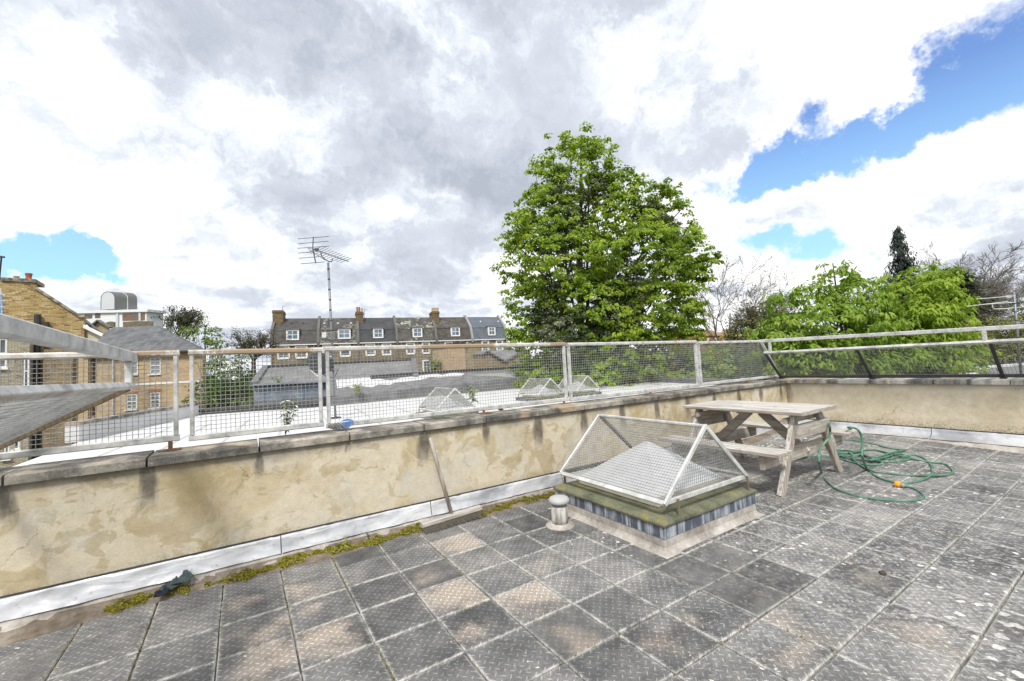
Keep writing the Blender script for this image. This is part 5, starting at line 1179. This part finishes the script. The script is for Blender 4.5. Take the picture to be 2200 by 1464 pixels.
def onpl(x, y, lift=0.):
    r_ = ray(x, y); n_ = PN if PN.z > 0 else -PN; return CAM + r_ * ((PLN_A + n_ * lift - CAM).dot(n_) / r_.dot(n_))
TR = thing('patched_felt_roof', 'dark felt roof slope with a torn strip of white coating, behind the short and long screens', 'flat roof', onpl(900, 815))
MB().prism([onpl(700, 819), onpl(797, 811), onpl(940, 801), onpl(1137, 788), onpl(1215, 806), onpl(1100, 814), onpl(940, 830), onpl(700, 856)], (0, 0, -.5)).build('felt_slope', M_GREYFELT, TR)
MB().prism([onpl(721.6, 815.6, .02), onpl(794, 810.5, .02), onpl(797, 815.6, .02), onpl(815, 814, .02), onpl(840, 818, .02), onpl(862, 812, .02), onpl(888, 809, .02), onpl(912, 806, .02), onpl(937, 803, .02), onpl(950, 806, .02), onpl(970, 801, .02), onpl(998, 803, .02), onpl(992, 808, .02), onpl(965, 809, .02), onpl(946, 811, .02),
            onpl(926, 810.5, .02), onpl(905, 816, .02), onpl(878, 819, .02), onpl(850, 822, .02), onpl(838, 827, .02), onpl(815, 826, .02), onpl(800, 832, .02), onpl(770, 829, .02), onpl(760, 834, .02), onpl(745, 831, .02), onpl(725, 835, .02)], (0, 0, -.015)).build('white_coating', M_WROOF, TR)
MB().prism([onpl(1000, 806, .02), onpl(1130, 799, .02), onpl(1205, 807, .02), onpl(1100, 810, .02)], (0, 0, -.015)).build('pale_felt_strip', plain('pale_felt', (.30, .30, .29), .2, 2), TR)
for q in ((797, 811, 1137, 788),):
    MB().beam(onpl(q[0], q[1], .05), onpl(q[2], q[3], .05), .2, .18).build('lead_edge', M_BLACK, TR)
weed(onpl(768, 845, .1), .45, 9, 'yellow green weeds growing on the dark roof edge, right of the aerial mast', M_WEED2, .16, 5, .8)
weed(onpl(595, 822, .1) if False else at(600, 822, 17.4), .35, 8, 'pale weeds along the slate roof front, left of the satellite dish', M_WEED2, .14, 5, 1.6)

BF = Fac(at(946, 770, 33), at(1036, 766, 35)); q = BF.uz
BW = thing('buff_brick_stack', 'tall plain buff brick wall end with stained yellow side, in front of the terrace', 'building', BF.pt(1, -1, GZ))
u0_, u1_, u2_ = 0, q(1000, 760)[0], q(1036, 760)[0]; z0_, z1_ = q(946, 746)[1], q(1000, 737)[1]
MB().prism([BF.pt(u0_, 0, GZ), BF.pt(u1_, 0, GZ), BF.pt(u1_, 0, z1_), BF.pt(u0_, 0, z0_)], BF.n * -1.5).build('buff_wall', brick_material('smooth_buff_brick', BF.u, [(.46, .31, .19), (.54, .38, .24), (.58, .43, .28)], (.5, .38, .26), .1), BW)
MB().prism([BF.pt(u1_ + .002, -.2, GZ), BF.pt(u2_, -.2, GZ), BF.pt(u2_, -.2, z1_ - .7), BF.pt(u1_ + .6, -.2, z1_ - .05), BF.pt(u1_ + .002, -.2, z1_)], BF.n * -1.3).build('stained_wall', brick_material('stained_yellow_brick', BF.u, [(.22, .19, .12), (.40, .30, .14), (.42, .40, .34)], (.3, .27, .2), .45), BW)
MB().beam(BF.pt(u0_ - .1, -.7, z0_ + .08), BF.pt(u1_ + .1, -.7, z1_ + .08), 1.7, .12).build('coping', M_BLACK, BW)
KF = Fac(at(1036, 775, 34), at(1139, 772, 38)); q = KF.uz
KB = thing('rear_brick_building', 'low brick building with two slate roofs meeting in a valley, left of the big tree', 'building', KF.pt(2, -2, GZ))
ua, ub, uc = q(1036, 770)[0], q(1084, 770)[0], q(1138, 770)[0]
M_KB = brick_material('brown_brick', KF.u, [(.20, .14, .085), (.32, .23, .14), (.40, .29, .18)], (.33, .28, .2), .35)
MB().prism([KF.pt(u_, 0, z_) for u_, z_ in ((ua, GZ), (uc, GZ), (uc, q(1138, 757)[1]), (q(1122, 750)[0], q(1122, 751)[1]), (ub, q(1084, 776)[1]), (q(1050, 757)[0], q(1050, 757)[1]), (ua, q(1036, 760)[1]))], KF.n * -4).build('brick_wall', M_KB, KB)
for (xa, ya), (xb, yb_) in (((1084, 775), (1124, 749)), ((1124, 749), (1140, 757)), ((1084, 775), (1046, 753)), ((1046, 753), (1034, 760))):
    (a_, za), (c1, zc) = q(xa, ya), q(xb, yb_); MB().prism([KF.pt(a_, .15, za), KF.pt(c1, .15, zc), KF.pt(c1, .15, zc - .14), KF.pt(a_, .15, za - .14)], KF.n * -4.4).build('slate_slope', M_SLG, KB)
for xa, xb in ((1100, 1112), (1116, 1130)): (a_, z1), (c1, z0) = q(xa, 783), q(xb, 790); b = MB(); KF.box(b, a_, c1, .01, .04, z0, z1); b.build('window', M_GLASS, KB)
MB().tube([KF.pt(uc, .1, q(1138, 757)[1]), KF.pt(uc, .1, GZ)], .07, 8).build('downpipe', M_WHITE, KB)
# felt roof corner beyond the right parapet, and far roofs
FR = thing('grey_flat_roof', 'low flat roof with white painted edge beyond the leaning screen, at the right', 'flat roof', at(2150, 800, 13))
p0, p1, p2, p3 = onz(2040, 826, -.1), onz(2110, 792, -.1), onz(2290, 776, -.1), onz(2400, 850, -.1); MB().prism([p0, p1, p2, p3], (0, 0, -6)).build('roof_deck', M_GREYFELT, FR)
for a_, c1 in ((p0, p1), (p1, p2)): MB().beam(a_ + Vector((0, 0, .05)), c1 + Vector((0, 0, .05)), .5, .1).build('white_edge', M_WROOF, FR)
for k, (xa, xb, ya, yb_, dd, c1) in enumerate(((1496, 1560, 722, 712, 95, (.30, .16, .09)), (1555, 1640, 724, 716, 110, (.26, .17, .12)), (2085, 2128, 693, 688, 90, (.36, .33, .29)))):
    hf = Fac(at(xa, ya, dd), at(xb, ya, dd + 6)); t = thing('far_house', ('far house with orange brown roof between the big tree and the bushes', 'far brick house with brown roof behind the dark round bush', 'far pale house glimpsed under the cedar branches')[k], 'house', hf.pt(hf.L / 2, -4, GZ))
    ze = hf.uz((xa + xb) / 2, ya)[1]; zr_ = hf.uz((xa + xb) / 2, yb_)[1] + .6
    b = MB(); hf.box(b, 0, hf.L, -8, 0, GZ, ze); b.build('wall', plain('far_wall_%d' % k, tuple(.8 * v for v in c1), .3, .6), t)
    MB().prism([hf.pt(-.3, .3, ze + .01), hf.pt(-.3, -4, zr_), hf.pt(-.3, -8.3, ze + .01)], hf.u * (hf.L + .6)).build('roof', plain('far_roof_%d' % k, c1, .3, .6), t)
    for i in range(4): u_ = hf.L * (i + .5) / 4; b = MB(); hf.box(b, u_ - .5, u_ + .5, .003, .05, ze - 1.9, ze - .5); b.build('window', M_WHITE, t)

# ------------------------------------------------------------------ trees
def ell(px, py, rx, ry, depth, off=0.):
    return at(px, py, depth + off), rx * depth / F, ry * depth / F
def tree(name, label, cat, ells, depth, mat, L, W, per, cr, dens, trunk=.25, base_px=None, droop=.4, inner=.35, group=None, limbs=14, flat=.45, mat2=None, ells2=(), L2=.1, bark=None, dtop=1.0, lean=0., zmin=None):
    cx = base_px if base_px else sum(e_[0] for e_ in ells) / len(ells)
    bp_ = at(cx, 780, depth); base = Vector((bp_.x, bp_.y, GZ)); t = thing(name, label, cat, base, group)
    cen, outw = [], []
    for (px, py, rx, ry, off, *dd) in ells:
        c, a, h = ell(px, py, rx, ry, depth, off); n = max(6, int(dens * (dd[0] if dd else 1) * (a * a + a * h) * 4))
        d = rng.normal(size=(n, 3)); d /= np.linalg.norm(d, axis=1, keepdims=True); r_ = rng.uniform(inner, 1, n) ** .5
        r_ *= 1 + .2 * np.sin(d[:, 0] * 7 + px) * np.sin(d[:, 2] * 6 + py); r_ *= np.where(rng.uniform(size=n) < .10, rng.uniform(1.05, 1.3, n), 1.)
        p = np.array(c) + d * r_[:, None] * np.array([a, a, h]); cen.append(p); outw.append(d)
    cen = np.concatenate(cen); outw = np.concatenate(outw)
    if zmin is not None: k = cen[:, 2] > zmin; cen, outw = cen[k], outw[k]
    def spray(cen, outw, per, cr, L, W, mat, nm, dr):
        n = len(cen); k = rng.integers(int(per * .5), int(per * 1.5) + 1, n); idx = np.repeat(np.arange(n), k); m_ = len(idx)
        sc = rng.uniform(.6, 1.3, n)[idx, None]
        off = rng.normal(size=(m_, 3)); off /= np.linalg.norm(off, axis=1, keepdims=True); off *= rng.uniform(0, 1, (m_, 1)) ** .5 * cr * sc
        off[:, 2] *= flat; off[:, 2] -= .30 * (off[:, 0] ** 2 + off[:, 1] ** 2) / cr
        c = cen[idx] + off; nr_ = outw[idx] * .55 + rng.normal(size=(m_, 3)) * .42 + np.array([0, 0, .85]); dirs = off + outw[idx] * cr * .5 + rng.normal(size=(m_, 3)) * cr * .3 + np.array([0, 0, -.15 * cr])
        tone = np.clip(rng.uniform(0, 1, n)[idx] * .55 + rng.uniform(0, 1, m_) * .45, 0, 1)
        leaves(nm, c, nr_, L, W, mat, t, dr, tone, dirs)
    spray(cen, outw, per, cr, L, W, mat, 'foliage', droop)
    if ells2:
        c2, o2 = [], []
        for (px, py, rx, ry, off) in ells2:
            c, a, h = ell(px, py, rx, ry, depth, off); n = int(dens * 2.0 * (a * a + a * h) * 4); d = rng.normal(size=(n, 3)); d /= np.linalg.norm(d, axis=1, keepdims=True)
            c2.append(np.array(c) + d * (rng.uniform(.2, 1, n) ** .5)[:, None] * np.array([a, a, h])); o2.append(d)
        spray(np.concatenate(c2), np.concatenate(o2), per, cr * .8, L2, L2 * .8, mat2, 'ivy', .2)
    b = MB(); tp = sorted(ells, key=lambda e_: e_[1])[0]; top, _, hh = ell(*tp[:4], depth, tp[4]); top = top + Vector((0, 0, hh * .5 * dtop))
    mid = base + (top - base) * .5 + Vector((random.gauss(0, .3), random.gauss(0, .3), 0)); path = catmull([base, base + (mid - base) * .5, mid, top], 6)
    b.tube(path, [trunk * (1 - .88 * i / (len(path) - 1)) for i in range(len(path))], 8); b.build('trunk', bark or M_BARK, t, smooth=True)
    b = MB(); sel = rng.choice(len(cen), min(limbs * 4, len(cen)), replace=False)
    for q_, k in enumerate(sel):
        e_ = Vector(cen[k]); zt_ = max(base.z + 1.5, min(e_.z - .3, top.z - .5)); f_ = (zt_ - base.z) / (top.z - base.z) * random.uniform(.45, .85); i_ = int(f_ * (len(path) - 1)); s_ = path[i_]
        m_ = s_ + (e_ - s_) * .5 + Vector((random.gauss(0, .05), random.gauss(0, .05), .08)) * (e_ - s_).length; r0_ = trunk * (1 - .88 * f_) * (.5 if q_ < limbs else .22)
        pts = catmull([s_, m_, e_], 4); b.tube(pts, [max(.012, r0_ * (1 - .85 * i / len(pts))) for i in range(len(pts))], 5, cap=False)
    b.build('branches', bark or M_BARK, t, smooth=True, kind='stuff')
    return t
RMIN = .01
def bare(b, p, d, ln, r, lvl, tips, spread=.5, grav=.0, seg=3, kids=(2, 4), shrink=.72):
    pts = [p]; q_ = p; dd = d
    for i in range(seg):
        dd = (dd + Vector((random.gauss(0, .13), random.gauss(0, .13), random.gauss(0, .10) + grav))).normalized(); q_ = q_ + dd * (ln / seg); pts.append(q_)
    b.tube(pts, [max(RMIN, r * (1 - .45 * i / seg)) for i in range(seg + 1)], 6 if lvl > 3 else (4 if lvl > 1 else 3), cap=False)
    if lvl == 0: tips.append(q_); return
    for k in range(random.randint(*kids)):
        i_ = random.randint(max(1, seg - 2), seg); az = random.uniform(0, 6.28); u = dd.orthogonal().normalized(); v = dd.cross(u)
        nd = (dd + (u * math.cos(az) + v * math.sin(az)) * random.uniform(.6, 1.3) * spread).normalized()
        bare(b, pts[i_], nd, ln * random.uniform(.85, 1.1) * shrink, r * .58, lvl - 1, tips, spread, grav, seg, kids, shrink)
def bare_tree(label, px, pyb, pyt, depth, lvl=6, spread=.55, mat=M_TWIG, leafmat=None, Lf=.12, per=3, kids=(2, 4), r=.2, trunk_f=.3, group=None, name='bare_tree', lean=0., shrink=.74, first=.34):
    global RMIN; RMIN = depth / F * .30
    g_ = at(px, 780, depth); base = Vector((g_.x, g_.y, GZ)); top = at(px, pyt, depth).z; H = top - GZ; t = thing(name, label, 'tree', base, group)
    fork = base + Vector((0, 0, at(px, pyb, depth).z - GZ)); MB().tube([base, (base + fork) / 2, fork], [r, r * .85, r * .7], 8).build('trunk', mat, t, smooth=True)
    b = MB(); tips = []; span = top - fork.z
    for k in range(5):
        az = k * 1.26 + random.uniform(-.3, .3); d = Vector((math.cos(az) * spread + lean * RT.x, math.sin(az) * spread + lean * RT.y, 1)).normalized()
        bare(b, fork, d, span * first * random.uniform(.9, 1.15), r * .5, lvl, tips, spread, .02, 3, kids, shrink)
    b.build('branches', mat, t, kind='stuff')
    if leafmat:
        c = np.array([tuple(p) for p in tips]); c = np.repeat(c, per, 0) + rng.normal(size=(len(c) * per, 3)) * .12; nr_ = rng.normal(size=c.shape) + np.array([0, 0, .5]); leaves('foliage', c, nr_, Lf, Lf * .6, leafmat, t, .3)
    return t

L_MAPLE = leaf_material('maple_leaves', (.075, .12, .02), (.24, .35, .035), (.48, .57, .085), .5)
L_IVY = leaf_material('dark_ivy_leaves', (.035, .048, .022), (.085, .105, .055), (.24, .26, .17), .12)
L_LIME = leaf_material('fresh_lime_leaves', (.10, .17, .02), (.22, .34, .04), (.38, .48, .09), .45)
L_OLIVE = leaf_material('olive_leaves', (.10, .11, .02), (.17, .18, .04), (.27, .25, .08), .3)
L_DARK = leaf_material('dark_green_leaves', (.02, .045, .012), (.045, .09, .022), (.09, .16, .04), .25)
L_SPRUCE = leaf_material('spruce_needles', (.012, .022, .018), (.025, .04, .03), (.05, .07, .05), .1)
L_CEDAR = leaf_material('cedar_needles', (.022, .030, .012), (.045, .055, .02), (.10, .11, .05), .1)
L_BUD = leaf_material('small_budding_leaves', (.06, .055, .03), (.11, .10, .05), (.18, .19, .07), .3)
tree('maple_tree', 'big bright green maple with dark ivy climbing through its crown, the tallest tree', 'tree',
     [(1240, 365, 70, 72, 0, .8), (1250, 308, 46, 36, 0, .6), (1170, 345, 34, 32, .5, .5), (1300, 345, 40, 48, .3, .6), (1085, 575, 22, 20, 0, .6), (1170, 400, 46, 44, .2, .7), (1330, 405, 52, 50, .2, .7), (1400, 425, 46, 40, .4, .6), (1520, 560, 30, 30, 0, .6), (1440, 400, 22, 20, 0, .5), (1180, 470, 78, 78, -.5), (1320, 455, 92, 80, .3), (1125, 490, 42, 48, 0), (1215, 560, 112, 88, -.9), (1370, 560, 118, 92, -.6), (1425, 450, 52, 48, .4, .7), (1455, 540, 66, 62, .2), (1500, 585, 34, 34, 0, .8),
      (1150, 665, 68, 72, -.3), (1270, 672, 112, 86, -.8), (1400, 660, 100, 76, -.4), (1475, 675, 40, 68, 0), (1105, 615, 26, 34, .2, .8), (1090, 520, 22, 26, .2, .7), (1140, 725, 52, 52, 0), (1300, 745, 130, 50, 0), (1250, 800, 170, 45, .5), (1450, 795, 120, 50, 1.2, .7)],
     22, L_MAPLE, .135, .12, 25, .26, 6.6, .36, 1270, .35, .42, limbs=22, mat2=L_IVY,
     ells2=[(1215, 440, 44, 85, -1.0), (1200, 560, 36, 80, -1.6), (1290, 690, 50, 70, -1.6), (1215, 715, 50, 62, -2.6), (1350, 610, 30, 90, -1.6), (1395, 470, 34, 42, -.6), (1160, 690, 24, 50, -1.4), (1290, 400, 26, 50, -.6), (1440, 500, 24, 30, -.6), (1250, 810, 150, 40, 1.5)], L2=.10)
bare_tree('bare grey tree with fine drooping twigs, directly right of the big maple', 1560, 770, 505, 40, 6, .60, leafmat=L_BUD, Lf=.12, per=1, kids=(2, 3), r=.2, lean=.12)
tree('dark_bush', 'dark dense round bush with bare twigs on top, left of the lime green trees', 'bush', [(1615, 705, 42, 38, 0), (1660, 690, 40, 40, 0, .8), (1590, 735, 40, 30, 0), (1640, 760, 70, 40, 0)], 30, leaf_material('dull_bush_leaves', (.05, .06, .018), (.10, .115, .03), (.18, .18, .06), .25), .16, .10, 24, .5, 2.2, .2, 1625, .3, .4)
bare_tree('small dark twiggy tree above the round bush, left of the lime green trees', 1640, 735, 628, 31, 5, .75, plain('dark_twigs', (.09, .075, .06), .3), L_BUD, .11, 2, (2, 4), .12)
tree('lime_green_tree', 'broad lime green tree behind the corner of the parapets, left one of two', 'tree',
     [(1800, 610, 45, 38, 0, .5), (1760, 640, 60, 42, 0, .6), (1840, 655, 70, 60, .2), (1700, 660, 55, 42, .2, .6), (1790, 700, 110, 55, -.2), (1680, 715, 60, 45, 0), (1730, 765, 110, 45, 0), (1790, 575, 30, 18, 0, .5), (1830, 585, 25, 16, .1, .5), (1655, 640, 28, 16, .1, .5), (1860, 770, 100, 45, 0)],
     17, L_LIME, .19, .085, 12, .20, 9., .16, 1805, .5, .5, limbs=16, flat=.6)
tree('lime_green_tree', 'bright lime green tree in front of the conifer, right one of two', 'tree',
     [(1985, 600, 48, 35, 0, .7), (1960, 650, 80, 58, 0), (2010, 640, 50, 55, .2, .8), (1930, 700, 90, 50, -.2), (2010, 705, 70, 48, 0), (1900, 610, 24, 14, .1, .5), (1960, 765, 110, 45, 0), (2040, 590, 22, 22, .1, .6)],
     18, leaf_material('bright_lime_leaves', (.12, .19, .02), (.27, .39, .04), (.44, .54, .09), .5), .19, .09, 12, .21, 9., .16, 1960, .5, .5, limbs=14, flat=.6)
bare_tree('wide pale bare tree with fine twigs, behind the conifer and the cedar', 2045, 720, 535, 62, 6, .75, kids=(2, 4), r=.35, shrink=.76)
bare_tree('smaller bare tree with upright twigs at the right, beside the far mast', 2120, 735, 590, 50, 5, .5, kids=(2, 4), r=.2)
# conifer: whorls of drooping boughs
def conifer(label, px, pyt, pyb, depth, wpx, mat):
    g_ = at(px, 780, depth); base = Vector((g_.x, g_.y, GZ)); top = at(px, pyt, depth); t = thing('conifer', label, 'tree', base)
    MB().tube([base, Vector((top.x, top.y, top.z))], [.3, .03], 8).build('trunk', M_BARK, t, smooth=True)
    C_, N_, D_ = [], [], []; z0 = at(px, pyb, depth).z; Hc = top.z - z0
    for k in range(460):
        f_ = random.random() ** .8; z = top.z - Hc * f_; rad = wpx * depth / F * (.10 + .9 * f_) * random.uniform(.5, 1.2); az = random.uniform(0, 6.28); m_ = int(7 + 22 * f_)
        for i in range(m_):
            s_ = (i + 1) / m_; p = Vector((top.x + math.cos(az) * rad * s_, top.y + math.sin(az) * rad * s_, z - rad * .55 * s_ + .15 * s_ * s_ * rad + random.gauss(0, .10)))
            C_.append(p + Vector((random.gauss(0, .10), random.gauss(0, .10), -random.uniform(0, .25)))); N_.append((math.cos(az) * .6 + random.gauss(0, .4), math.sin(az) * .6 + random.gauss(0, .4), .5)); D_.append((random.gauss(0, .3), random.gauss(0, .3), -1))
    leaves('foliage', np.array([tuple(v) for v in C_]), np.array(N_), .36, .13, mat, t, .2, None, np.array(D_)); return t
conifer('tall narrow dark conifer rising above the lime green trees', 1928, 484, 690, 45, 60, L_SPRUCE)
# cedar: flat tiers leaning to the right
g_ = at(2010, 780, 44); base = Vector((g_.x, g_.y, GZ)); t = thing('cedar_tree', 'dark cedar with flat sweeping branches sloping down to the right', 'tree', base)
MB().tube([base, at(2005, 560, 44)], [.4, .06], 8).build('trunk', M_BARK, t, smooth=True)
C_, N_, D_, b = [], [], [], MB()
for k in range(210):
    f_ = random.random(); st = at(2030 + 5 * random.random(), 580 + 140 * f_, 44); ln = (1.6 + 4.6 * f_) * random.uniform(.5, 1.1); az = random.gauss(0, 1.0)
    if random.random() < .25: az += math.pi
    d = (RT * math.cos(az) + FW * math.sin(az)); d.z = 0; d.normalize(); e_ = st + d * ln + Vector((0, 0, -.28 * ln)); pts = catmull([st, st + d * ln * .5 + Vector((0, 0, -.02 * ln)), e_], 4); b.tube(pts, [.05, .05, .04, .04, .03, .03, .02, .02, .015], 4, cap=False)
    for i in range(80):
        s_ = random.uniform(.25, 1.0); p = pts[int(s_ * (len(pts) - 1))]; w_ = .55 * s_
        C_.append(tuple(p + Vector((random.gauss(0, w_), random.gauss(0, w_), random.gauss(0, .08))))); N_.append((random.gauss(0, .3), random.gauss(0, .3), 1)); D_.append(tuple(d + Vector((random.gauss(0, .5), random.gauss(0, .5), random.gauss(.1, .2)))))
b.build('branches', M_BARK, t, kind='stuff'); leaves('foliage', np.array(C_), np.array(N_), .34, .12, L_CEDAR, t, .15, None, np.array(D_))
# hedge and yellowish bushes at the right, undergrowth behind the screens
tree('tall_hedge', 'yellow green flowering hedge behind the handrail at the right', 'hedge', [(2050, 725, 60, 32, 0), (2120, 720, 60, 40, 0), (2190, 715, 60, 45, 0), (2250, 700, 60, 60, 0), (2130, 770, 120, 40, 0)], 26, L_OLIVE, .15, .09, 24, .5, 2.2, .15, 2130, .3, .3)
tree('green_bush', 'green bush at the far right edge behind the far mast', 'bush', [(2195, 680, 30, 30, 0), (2215, 740, 40, 50, 0)], 30, L_DARK, .16, .10, 24, .5, 2.4, .15, 2205, .3, .3)
tree('yellow_bush', 'yellow flowering bush between the big maple and the dark round bush', 'bush', [(1480, 722, 50, 18, 0), (1560, 725, 40, 14, 0), (1430, 735, 40, 18, 0)], 40, leaf_material('yellow_blossom', (.20, .17, .03), (.42, .32, .05), (.55, .45, .10), .3), .16, .12, 20, .5, 1.6, .1, 1500, .3, .2)
tree('undergrowth', 'dark green shrubs below the big maple, seen through the pale screen', 'shrub', [(1200, 785, 70, 40, 0), (1320, 790, 90, 40, 0), (1450, 785, 90, 45, 0), (1560, 785, 90, 45, 0), (1660, 790, 70, 40, 0)], 25, L_DARK, .18, .12, 26, .5, 2.6, .15, 1400, .3, .25)
tree('undergrowth', 'green shrubs behind the leaning screen, below the lime green trees', 'shrub', [(1700, 790, 80, 35, 0), (1820, 795, 90, 40, 0), (1940, 800, 90, 40, 0), (2040, 800, 70, 35, 0)], 20, L_DARK, .18, .12, 24, .45, 2.8, .12, 1850, .3, .25)
# left side trees
tree('budding_tree', 'half bare tree with green leaves on its right side, behind the hipped brick house', 'tree', [(440, 715, 42, 34, 0, .9), (465, 745, 30, 30, 0), (395, 740, 45, 30, 0, .5), (470, 790, 45, 40, 0), (440, 840, 60, 40, 0), (355, 715, 40, 14, 0, .4)], 38, leaf_material('young_green_leaves', (.08, .13, .02), (.15, .22, .035), (.24, .32, .06), .4), .19, .12, 14, .55, 1.5, .2, 425, .5, .3)
bare_tree('spindly tree with sparse dark leaves, left of the half bare green tree', 388, 745, 655, 39, 5, .5, plain('dark_twigs_left', (.06, .05, .04), .3), leaf_material('dark_young_leaves', (.04, .05, .03), (.08, .09, .05), (.15, .17, .06), .3), .14, 2, (2, 4), .14)
bare_tree('bare pollarded tree with knobbly branches, just left of the terrace row', 545, 775, 692, 47, 5, .7, plain('brown_grey_twigs', (.09, .075, .06), .3), L_BUD, .14, 2, (2, 4), .3)
tree('garden_tree', 'dark leafy garden tree behind the short screen, left of the lead fronted roof', 'tree', [(470, 800, 40, 40, 0), (510, 820, 35, 35, 0), (450, 850, 45, 40, 0), (520, 780, 35, 30, 0, .6), (500, 865, 50, 30, 0)], 30, leaf_material('garden_leaves', (.03, .06, .012), (.08, .14, .025), (.18, .26, .05), .35), .17, .11, 20, .48, 2.2, .15, 485, .4, .3)
tree('ivy_bush', 'light green ivy bush climbing beside the tall buff wall', 'bush', [(934, 775, 15, 24, 0), (925, 790, 14, 14, 0)], 32.5, leaf_material('ivy_bush_leaves', (.10, .15, .02), (.17, .24, .04), (.26, .33, .07), .3), .14, .10, 20, .3, 6, .06, 934, .2, .3)
# far tree line on the horizon
C_ = []
for px in range(-1500, 3800, 7):
    dd = random.uniform(150, 260); yb = 840 - (px / 200) * 10; hh = (3.0 + 3 * math.sin(px * .011) + 2 * math.sin(px * .047)) * 1.0
    for i in range(26): p = at(px, 780, dd); C_.append((p.x + random.gauss(0, 3), p.y + random.gauss(0, 3), GZ + random.uniform(0, 1) ** .6 * max(2.5, 6.5 + hh * .6)))
C_ = np.array(C_); o = leaves('far_trees', C_, rng.normal(size=C_.shape) + np.array([0, 0, .6]), 2.6, 2.2, L_DARK, None, .2); tag(o, 'line of distant trees on the horizon', kind='stuff')

# weeds rooted behind the coping
weed(ony(613, 935, 9.25 * T), .33, 7, 'leafy dark weed growing behind the coping at the short screen', M_WEED, .045, 14, .28)
weed(at(1017, 866, 8.5), .46, 5, 'tall grey green buddleia shoot seen through the long screen', leaf_material('buddleia_leaves', (.09, .12, .06), (.19, .24, .13), (.32, .36, .24), .25), .13, 16, .16)
weed(ony(1077, 886, 9.2 * T), .09, 6, 'low dark weed in the gap behind the coping below the long screen', M_WEED, .04, 8, .7)
weed(ony(1040, 888, 9.2 * T), .06, 3, 'thin dry stalk in the gap behind the coping, left of the low dark weed', M_WEED, .02, 4, .5)
